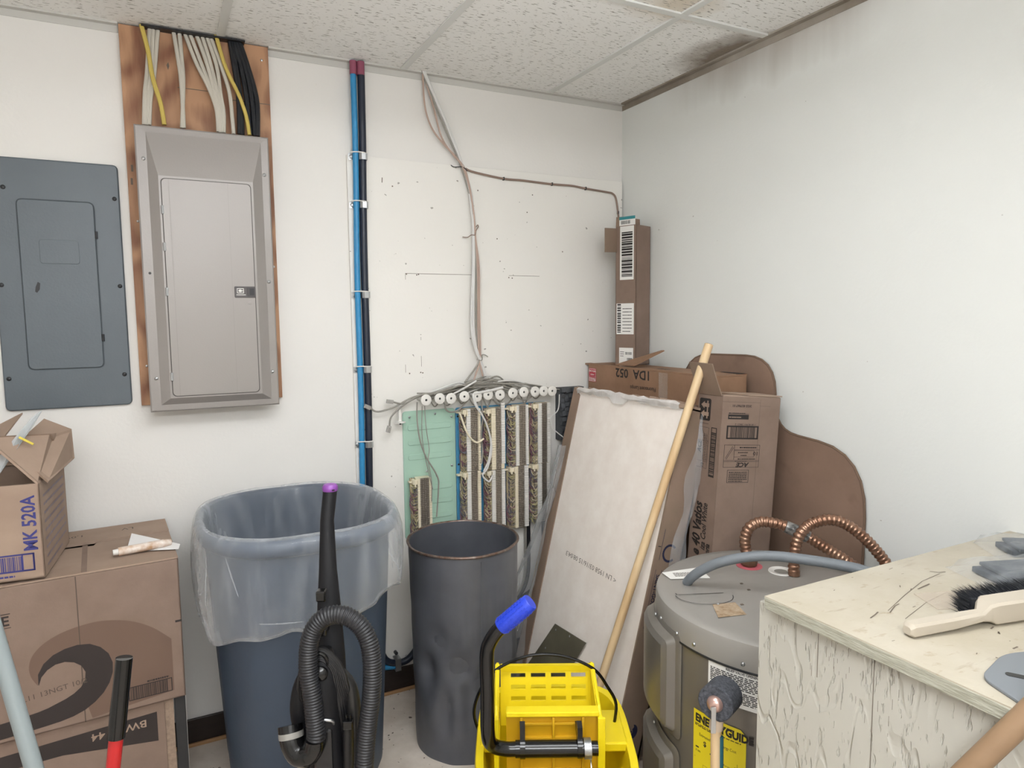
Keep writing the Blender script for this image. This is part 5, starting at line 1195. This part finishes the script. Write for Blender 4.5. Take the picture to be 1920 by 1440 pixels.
q.quad(ygf, .008, .117, .05, .0035, .001).quad(ygf, .055, .115, .062, .0008, .001).quad(ygf, .117, .115, .0008, .010, .001).text(ygf, 'Cost Range', .07, .108, .0045, .001).text(ygf, '$ 380', .008, .108, .0045, .001).text(ygf, '$ 460', .112, .106, .0045, .001)
q.quad(ygf, .004, .092, .12, .0006, .001).text(ygf, '4', .034, .062, .013, .001, bold=.02).text(ygf, '8', .062, .055, .013, .001, bold=.02).rect(ygf, .030, .056, .012, .026, .0006, .001).lines(ygf, .01, .02, .11, .02, 4, .001, gap=.6)
q.build('print', MINK, yb)
# top fittings
tp = F((0, 0, .7232), (1, 0, 0), (0, 1, 0))
MB().prism([(1.000, -1.003), (.990, -1.052), (1.09, -1.098), (1.12, -1.022)], tp, 0, .0005).build('paper_label', MPAPER, t)
q = MB(); f_ = F((1.0, -1.045, .7232), (.9, -.38, 0), (.38, .9, 0)); q.lines(f_, .012, .005, .075, .03, 4, .001, gap=.55); q.build('print', MINKF, t)
MB().prism([(.971, -1.233), (1.030, -1.250), (1.002, -1.315), (.930, -1.296)], tp, 0, .0005).build('torn_sticker', MDUST, t)
MB().lathe([(.001, .0), (.036, 0), (.036, .002), (.001, .003)], (1.255, -1.08, .722), n=28).build('pink_washer', MPINKW, t)
MB().lathe([(.018, 0), (.020, .002), (.034, .004), (.035, .001)], (1.30, -1.155, .7215), n=28).build('plastic_washer', MWHITE, t, smooth=True)
MB().lathe([(.0001, .001), (.017, .001)], (1.30, -1.155, .7225), n=20).build('port_hole', MGREYC, t)
q = MB(); jf = F((1.0, -1.165, .7232), (.89, -.456, 0), (.456, .89, 0))
q.curve_line(jf, [(-.065, -.012), (.055, -.002)], .0022).curve_line(jf, [(-.068+.0, -.012), (-.07, -.002)], .0022)
q.curve_line(jf, [(.07*math.cos(a)*1.05, -.018+.055*math.sin(a)) for a in [math.pi+i*math.pi/14 for i in range(15)]], .0018)
q.build('junction_box_lines', MDARKM, t)
screw(t, jf.p(.02, -.072, 0), (0, 0, 1), .004)
for x, y in ((1.03, -1.27), (1.13, -1.17), (1.115, -1.21)): MB().prism([(x, y), (x+.008, y-.002), (x+.01, y+.005), (x+.003, y+.006)], tp, 0, .0012).build('debris_flake', MGUNK, t)

def hose(name, pts, label, r=.0165, band=None):
    t = thing(name, label, 'hose', V(pts[0]))
    corr(pts, r*.80, r, .0122, 14, 4).build('corrugated_tube', MCOPPER, t, smooth=True, sharp=180)
    p = V(pts[0]); MB().cyl(p, p+Z3*.012, r*.95, n=12).build('nut', MCOPPER, t, smooth=True)
    return t
H1 = [(1.255, -1.080, .724), (1.246, -1.079, .756), (1.238, -1.078, .804), (1.246, -1.087, .840), (1.268, -1.105, .857), (1.289, -1.124, .857), (1.310, -1.143, .852), (1.330, -1.163, .842), (1.357, -1.186, .826), (1.395, -1.217, .796), (1.434, -1.248, .766), (1.478, -1.283, .727), (1.515, -1.33, .69), (1.53, -1.40, .62)]
H2 = [(1.306, -1.193, .724), (1.307, -1.191, .765), (1.313, -1.191, .810), (1.326, -1.197, .843), (1.349, -1.208, .866), (1.381, -1.226, .878), (1.412, -1.244, .876), (1.442, -1.263, .858), (1.471, -1.284, .829), (1.494, -1.301, .798), (1.516, -1.318, .762), (1.535, -1.35, .70), (1.54, -1.40, .62)]
h1 = hose('copper_hose', H1, 'corrugated copper hose with a silver tape band, rising from the pink washer')
bp_ = catmull(H1, 8); i0 = [i for i, p in enumerate(bp_) if p.x > 1.316 and p.z > .8][0]
MB().tube(bp_[i0:i0+15], .0172, 14, 1).build('silver_tape_band', MSILV, h1, smooth=True)
MB().lathe([(.022, 0), (.0235, .006), (.0235, .028), (.019, .034)], (1.2535, -1.08, .726), n=8).build('hex_coupling', mat('brown_brass', '#6e5543', .45, .5), h1)
hose('copper_hose', H2, 'corrugated copper hose looping higher, nearest the counter')
cd = [(1.009, -1.096, .7245), (1.008, -1.120, .751), (1.020, -1.150, .779), (1.041, -1.186, .805), (1.085, -1.233, .826), (1.127, -1.281, .836), (1.166, -1.329, .837), (1.216, -1.382, .833), (1.263, -1.434, .824), (1.32, -1.50, .80)]
c_ = tag(MB().tube(cd, .0128, 14, 6).build('grey_conduit', MCONDUIT, smooth=True), 'grey flexible conduit curving across the top of the water heater', 'conduit')

# abrasive drum on a stick
axd = V((.054, .0265, -.005)).normalized(); ac = V((.797, -1.428, .612))
t = thing('abrasive_roller', 'grey abrasive roller with pink hub on a wooden stick, against the tank', 'roller', (.81, -1.43, 0))
MB().lathe([(.017, 0), (.036, .0), (.0385, .003), (.0385, .063), (.036, .066), (.017, .066)], ac, axd, 36).build('roller', MABR, t, smooth=True, sharp=35)
MB().lathe([(.0178, .001), (.0172, -.004), (.013, -.010), (.006, -.013), (.0001, -.0135)], ac, axd, 24).build('hub', MDOME, t, smooth=True)
sb = ac-axd*.018+V((0, 0, -.004))
MB().obox(sb+V((-.005, -.004, -.052)), V((.009, -.005, 0)), V((.002, .003, 0)), V((0, 0, .058))).build('steel_bracket', MSTEEL, t, bevel=.0006)
MB().lathe([(.005, -.003), (.005, .002), (.0001, .002)], sb+V((0, -.002, 0)), -axd, 6).build('nut', MSTEEL, t)
st = V((.805, -1.424, .555)); se = V((.788, -1.452, .004))
MB().cyl(se, st, .0112, n=16).build('stick', MWOOD, t, smooth=True)
MB().cyl(st-V((0, 0, .004)), st+V((0.002, 0, .022)), .0145, n=18).build('ferrule', mat('pale_ferrule', '#c9b49c', .5), t, smooth=True)
sd_ = (st-se).normalized()
MB().tube([se+V((.006, -.0085, 0))+sd_*k for k in (.02, .28, .535)], .0058, 8, 1).build('teal_tape', MTEALD, t, smooth=True)

# ------------------------------------------------------------------ counter
t = thing('counter', 'cream painted plywood counter along the right wall', 'counter', (1.18, -2.2, 0))
ctop = .915
MB().box(.765, XR-.002, -3.0, -1.583, ctop-.024, ctop-.002).build('counter_core', MPEDGE, t, bevel=.0015)
MB().box(.7655, XR-.002, -2.9995, -1.5835, ctop-.0035, ctop).build('counter_top', MCOUNT, t)
MB().box(.785, .803, -2.98, -1.555, .0, ctop-.0245).build('side_panel', MPANEL, t)
MB().box(.803, XR-.004, -2.98, -2.962, .0, ctop-.0245).build('end_panel', MPANEL, t)
MB().box(1.10, 1.14, -1.66, -1.62, 0, ctop-.0245).build('leg', MPANEL, t); MB().box(1.53, 1.57, -1.66, -1.62, 0, ctop-.0245).build('leg', MPANEL, t)
MB().box(.803, XR-.004, -1.70, -1.68, ctop-.10, ctop-.0245).build('apron', MPANEL, t)
gr = MB(); gf = F((.785, 0, 0), (0, -1, 0), (0, 0, 1)); rr = random.Random(17)
gr.quad(gf, 1.688, .80, .0012, .09).quad(gf, 1.795, .62, .0012, .27)
for i in range(60):
    u = rr.uniform(1.56, 1.85); v = .885-abs(rr.gauss(0, .05)); gr.quad(gf, u, v, .0006, rr.uniform(.004, .02), .0004)
gr.build('grain_cracks', MGUNK, t, stuff=True)
gr = MB(); gf2 = F((0, 0, ctop), (1, 0, 0), (0, 1, 0))
gr.curve_line(gf2, [(.85, -1.74), (.87, -1.735), (.885, -1.73)], .0025).curve_line(gf2, [(.90, -1.742), (.935, -1.728), (.95, -1.726)], .002).curve_line(gf2, [(.905, -1.735), (1.0, -1.705), (1.09, -1.68), (1.16, -1.672)], .0012)
gr.curve_line(gf2, [(.90, -1.77), (1.0, -1.745), (1.08, -1.735)], .0009).curve_line(gf2, [(1.045, -1.70), (1.09, -1.695)], .003).curve_line(gf2, [(1.155, -1.655), (1.165, -1.667), (1.18, -1.672)], .0025)
for i in range(46):
    u, v = rr.uniform(.78, 1.55), rr.uniform(-2.0, -1.6); a = rr.uniform(-.6, 1.2); l_ = rr.uniform(.003, .016)
    gr.curve_line(gf2, [(u, v), (u+l_*math.cos(a), v+l_*math.sin(a)*.5)], rr.uniform(.001, .0028))
gr.build('scratches_and_crumbs', MGUNK, t, stuff=True)

# things on the counter
bz = ctop+.0005
t = thing('scrub_brush', 'ivory plastic scrub brush with black bristles lying on the counter', 'brush', (1.0, -1.83, bz))
bx_ = V((.80, -.10, 0)).normalized(); bx_ = (V((1.20, -1.885, 0))-V((.858, -1.812, 0))); bx_.z = 0; bl = bx_.normalized(); bn = V((-bl.y, bl.x, 0)); b0 = V((.838, -1.813, bz))
rs_ = []
for u, wv, z0, z1 in ((0, .008, .004, .018), (.006, .012, .001, .023), (.09, .0125, .004, .025), (.15, .0105, .009, .026), (.165, .016, .006, .036), (.175, .020, .002, .040), (.36, .020, .002, .040), (.37, .018, .004, .038)):
    c = b0+bl*u; sh = bn*(.0 if u < .16 else .006)
    pr_ = [c+sh-bn*wv+Z3*(z0+.003), c+sh-bn*(wv-.004)+Z3*z0, c+sh+bn*(wv-.004)+Z3*z0, c+sh+bn*wv+Z3*(z0+.003), c+sh+bn*wv+Z3*(z1-.004), c+sh+bn*(wv-.004)+Z3*z1, c+sh-bn*(wv-.004)+Z3*z1, c+sh-bn*wv+Z3*(z1-.004)]
    rs_.append(pr_)
hm = MB(); n8 = 8
hm.add(sum(rs_, []), [(i*8+k, i*8+(k+1) % 8, (i+1)*8+(k+1) % 8, (i+1)*8+k) for i in range(len(rs_)-1) for k in range(8)]+[tuple(range(7, -1, -1)), tuple(range(56, 64))])
hm.build('handle', MBRUSH, t, smooth=True, sharp=35, bevel=.001)
MB().lathe([(.004, 0), (.0001, .0004)], b0+bl*.012-bn*.0105+Z3*.012, -bn, 12).build('hang_hole', mat('hole_tan', '#bba98c', .6), t)
br = MB(); rr = random.Random(23)
for i in range(3200):
    u = rr.uniform(.152, .42); zz = rr.uniform(.004, .036); base = b0+bl*u+bn*.022+Z3*zz
    d = (bn*1.0+bl*rr.gauss(-.12 if u < .18 else 0, .12)+Z3*(rr.gauss(.30, .10))).normalized(); L_ = rr.uniform(.032, .042)
    tip = base+d*L_; s_ = (bl*.0011 if i % 2 else Z3*.0011)
    if tip.z < bz+.001: tip.z = bz+.001
    br.add([base-s_, base+s_, tip], [(0, 1, 2)])
br.obox(b0+bl*.155+bn*.020+Z3*.006, bl*.27, bn*.026, Z3*.030)
br.build('bristles', MBRIST, t, stuff=True)
# pads in clear bags
def pad_in_bag(loc, rz, w_, d_, lab, h=.012):
    t = thing('bagged_pad', lab, 'pad', (loc[0], loc[1], bz), rz, local=True)
    MB().obox((-w_/2, -d_/2, .002), (w_, 0, 0), (0, d_, 0), (0, 0, h)).obox((-w_/2+.01, -d_/2-.006, .002+h), (w_*.96, 0, .002), (0, d_, 0.004), (0, 0, h*.6)).build('pad', MPADG, t, bevel=.002)
    vs = []; NX, NY = 14, 12; sx, sy = w_/2+.035, d_/2+.030; r_ = random.Random(int(w_*1000))
    for j in range(NY+1):
        for i in range(NX+1):
            u, v = -1+2*i/NX, -1+2*j/NY; e = min(1, (1-max(abs(u), abs(v)))*4.5)
            vs.append(V((u*sx, v*sy, .0015+e*(h*1.75+.006)+e*.007*noise.noise(V((u*4+loc[0]*9, v*4, 0)))+.002*r_.random())))
    MB().add(vs, [(j*(NX+1)+i, j*(NX+1)+i+1, (j+1)*(NX+1)+i+1, (j+1)*(NX+1)+i) for j in range(NY) for i in range(NX)]).build('clear_wrap', MPOLY, t, smooth=True, sharp=180)
pad_in_bag((1.30, -1.775), math.radians(-22), .20, .085, 'slate pad in a shiny clear bag, behind the scrub brush')
pad_in_bag((1.46, -1.700), math.radians(-35), .13, .07, 'slate pad in a clear bag at the back of the counter')
tag(MB().prism([(0, 0), (.12, .0), (.125, .075), (.005, .07)], F((.985, -1.775, bz), (.93, -.36, 0), (.36, .93, 0)), 0, .0012).build('clear_sheet', film('tan_film', .18, '#d2c3b2', .25, 20, .3)), 'flat clear plastic sheet lying left of the bagged pad', 'plastic')
t = thing('dustpan', 'grey flat dustpan with a black hang slot at the counter edge', 'dustpan', (.86, -1.97, bz))
df = F((0, 0, bz), (1, 0, 0), (0, 1, 0))
MB().prism(fillet([(.805, -1.945), (.772, -2.03), (.80, -2.20), (1.02, -2.20), (.98, -1.95), (.905, -1.922)], [.02, .012, .02, .03, .03, .03]), df, 0, .005).build('plate', MPLASTM, t, smooth=True, bevel=.0012)
MB().prism(rrect(0, -.006, .09, .006, .0058), F((.842, -1.958, bz+.005), (.52, -.82, 0), (.82, .52, 0)), 0, .0006).build('hang_slot', MBLKG, t)
pd0 = V((.34, -1.58, .006)); pp = V((.757, -2.006, .880)); pd_ = (pp-pd0).normalized()
t = thing('mop_pole', 'orange-brown wooden pole leaning against the counter edge, lower right', 'pole', (pd0.x, pd0.y, 0))
MB().cyl(pd0, pp+pd_*.42, .0155, n=18).build('shaft', MWOODO, t, smooth=True)
MB().cyl(pp+pd_*.42, pp+pd_*.428, .0155, .011, n=18).build('end_grain', MWOOD, t, smooth=True)

# ------------------------------------------------------------------ mop bucket with wringer
ba = math.atan2(-.456, .89)
t = thing('mop_bucket', 'bright yellow mop bucket with side-press wringer and blue-gripped lever', 'bucket', (.659, -.976, 0), ba, local=True)
def brg(hw, hl, z, n=64, e=4., dy=-.06): 
    return [V((hw*math.cos(a)*(abs(math.cos(a))**e+abs(math.sin(a))**e)**(-1/e), dy+hl*math.sin(a)*(abs(math.cos(a))**e+abs(math.sin(a))**e)**(-1/e), z)) for a in [2*math.pi*i/n for i in range(n)]]
rg = [brg(.135, .20, .055), brg(.148, .21, .07), brg(.175, .235, .28), brg(.182, .240, .345), brg(.198, .255, .350), brg(.201, .258, .358), brg(.198, .255, .366), brg(.180, .238, .364), brg(.172, .232, .30), brg(.140, .20, .075)]
bk = loft(MB(), rg, 0, True, True).build('tub', MYELP, t, smooth=True, sharp=45)
for sx in (-1, 1):
    for sy in (-1, 1):
        cs = MB().lathe([(.008, -.012), (.026, -.013), (.028, -.008), (.028, .008), (.026, .013), (.008, .012)], (.12*sx, -.06+.17*sy, .028), (1, .2, 0), 18).build('caster', MDARKM, t, smooth=True)
        MB().cyl((.12*sx, -.06+.17*sy, .03), (.12*sx, -.06+.17*sy, .06), .012, n=8).build('caster_stem', MSTEEL, t)
# wringer: far perforated plate, near ribbed plate, side cheeks
def perforated(mb, x0, x1, z0, z1, y0, y1, cols, rows, mx, mz, th):
    # plate leaning between (y0 at z0) and (y1 at z1) with slots left open
    yy = lambda z: y0+(y1-y0)*(z-z0)/(z1-z0)
    def slab(a, b, c, d):
        mb.add([V((a, yy(c), c)), V((b, yy(c), c)), V((b, yy(d), d)), V((a, yy(d), d)), V((a, yy(c)+th, c)), V((b, yy(c)+th, c)), V((b, yy(d)+th, d)), V((a, yy(d)+th, d))], [(0, 1, 2, 3), (7, 6, 5, 4), (1, 0, 4, 5), (2, 1, 5, 6), (3, 2, 6, 7), (0, 3, 7, 4)])
    cw = (x1-x0)/cols; rh = (z1-z0)/rows
    for r in range(rows):
        a, b = z0+r*rh, z0+(r+1)*rh
        slab(x0, x1, a, a+mz); slab(x0, x1, b-mz, b)
        for c in range(cols):
            u = x0+c*cw; slab(u, u+mx, a+mz, b-mz); slab(u+cw-mx, u+cw, a+mz, b-mz)
    return mb
MB_ = MB(); perforated(MB_, -.118, .097, .385, .500, -.004, .022, 4, 4, .0075, .0085, .005)
MB_.obox((-.138, .018, .497), (.247, 0, 0), (0, .012, 0), (0, 0, .016)).obox((-.138, -.006, .36), (.022, 0, 0), (0, .008, 0), (0, .026, .142)).obox((.095, -.006, .36), (.016, 0, 0), (0, .008, 0), (0, .026, .142)).obox((-.118, -.008, .25), (.215, 0, 0), (0, .006, 0), (0, .004, .136))
MB_.build('press_plate', MYELP, t)
nm = MB(); nm.obox((-.122, -.160, .476), (.226, 0, 0), (0, .030, 0), (0, 0, .012)).obox((-.122, -.136, .27), (.226, 0, 0), (0, .006, 0), (0, -.004, .21))
nm.build('front_lip', MYELP, t, bevel=.002)
fm_ = MB().obox((-.122, -.142, .25), (.226, 0, 0), (0, .006, 0), (0, -.006, .225)).build('front_plate', MYELD, t)
rb_ = MB()
for x in (-.088, -.010, .062): rb_.obox((x, -.156, .25), (.006, 0, 0), (0, .013, 0), (0, -.004, .224))
for z in (.452, .415): rb_.obox((-.088, -.155, z), (.156, 0, 0), (0, .012, 0), (0, 0, .006))
rb_.obox((-.085, -.155, .33), (.156, 0, 0), (0, .012, 0), (0, 0, .006))
for x in (-.058, .018): rb_.obox((x, -.176, .385), (.012, 0, 0), (0, .03, 0), (0, 0, .022))
rb_.build('rib', MYELD, t, bevel=.0008)
for sx, x in ((-1, -.146), (1, .106)):
    ck = MB(); cfz = F((x, 0, 0), (0, 1, 0), (0, 0, 1))
    ck.prism([(-.165, .24), (.03, .24), (.045, .36), (.040, .512), (.020, .520), (-.135, .492), (-.158, .47), (-.165, .36)], cfz, -.0035, .0035)
    ck.obox((x-.006, -.166, .24), (.012+.006*(sx > 0), 0, 0), (0, .008, 0), (0, 0, .235)).obox((x-.006, -.160, .468), (.012, 0, 0), (0, .178, .046), (0, 0, .006))
    ck.build('side_cheek', MYELP, t, bevel=.0015)
for q_, w_ in ((-.19, .05), (.106, .078)): MB().obox((q_, -.10, .345), (w_, 0, 0), (0, .15, 0), (0, 0, .024)).build('hanger_bracket', MYELP, t, bevel=.004)
lv = MB().tube([(.095, -.205, .425), (-.08, -.205, .425), (-.125, -.207, .427), (-.156, -.213, .443), (-.164, -.225, .485), (-.163, -.230, .58), (-.164, -.228, .66), (-.158, -.226, .695), (-.135, -.230, .732), (-.098, -.236, .764)], .0168, 16, 7).build('lever', MBLKG, t, smooth=True)
MB().cyl((-.100, -.205, .425), (.062, -.205, .425), .0195, n=18).build('pivot_sleeve', MBLKG, t, smooth=True)
gp = MB(); g0_, g1_ = V((-.131, -.230, .737)), V((-.062, -.239, .800)); gd_ = (g1_-g0_).normalized()
gp.tube([g0_, g0_+gd_*.003, g1_-gd_*.003, g1_], [.0185, .0198, .0198, .0182], 20, 1)
gx_ = gd_.cross(V((0, 1, 0))).normalized(); gy_ = gd_.cross(gx_)
for k in range(9):
    for j in range(14):
        a = j*2*math.pi/14; d = gx_*math.cos(a)+gy_*math.sin(a); c = g0_+gd_*(.008+k*.0088)+d*.0196; q = gd_.cross(d)
        gp.obox(c-q*.0016-gd_*.0022, q*.0032, gd_*.0044, d*.0016)
gp.build('hand_grip', MGRIP, t, smooth=True, sharp=30)
for x in (-.083, .052):
    MB().lathe([(.020, -.006), (.026, -.006), (.026, .006), (.020, .006)], (x, -.205, .430), (1, 0, 0), 20).obox((x-.006, -.20, .44), (.012, 0, 0), (0, .05, 0), (0, 0, .02)).obox((x-.006, -.215, .45), (.012, 0, 0), (0, .03, 0), (0, 0, .032)).build('pivot_bracket', MBLKG, t, smooth=True, sharp=30)
sp = MB(); sp.tube([(.062+.0024*i/10, -.205+.0225*math.cos(i*.628), .425+.0225*math.sin(i*.628)) for i in range(0, 70)]+[(.078, -.225, .38), (.080, -.222, .35)], .0019, 6, 1); sp.build('coil_spring', MSTEEL, t, smooth=True)
bl_ = [(-.191, -.02, .33), (-.2096, -.018, .395), (-.190, -.016, .462), (-.148, -.014, .514), (-.078, -.012, .546), (-.0155, -.012, .554), (.0475, -.012, .543), (.110, -.014, .512), (.145, -.016, .465), (.168, -.018, .416), (.160, -.02, .345)]
MB().tube([(x, y+.012, z) for x, y, z in bl_], .0042, 8, 6).build('bail_wire', MBLKG, t, smooth=True)

# floor litter
fl_ = MB(); rr = random.Random(41)
for i in range(170):
    x, y = rr.uniform(.30, 1.35), rr.uniform(-.75, -.02); a = rr.uniform(0, 6.3); s_ = rr.uniform(.002, .007)
    fl_.add([V((x+s_*math.cos(a+k)*q, y+s_*math.sin(a+k)*q, .0005+.001*(k % 2))) for k, q in ((0, 1), (1.5, .5), (3.1, .9), (4.6, .4))], [(0, 1, 2, 3)])
o = fl_.build('floor_litter', MGUNK, stuff=True); tag(o, 'dark crumbs and bark bits scattered on the floor', 'litter')
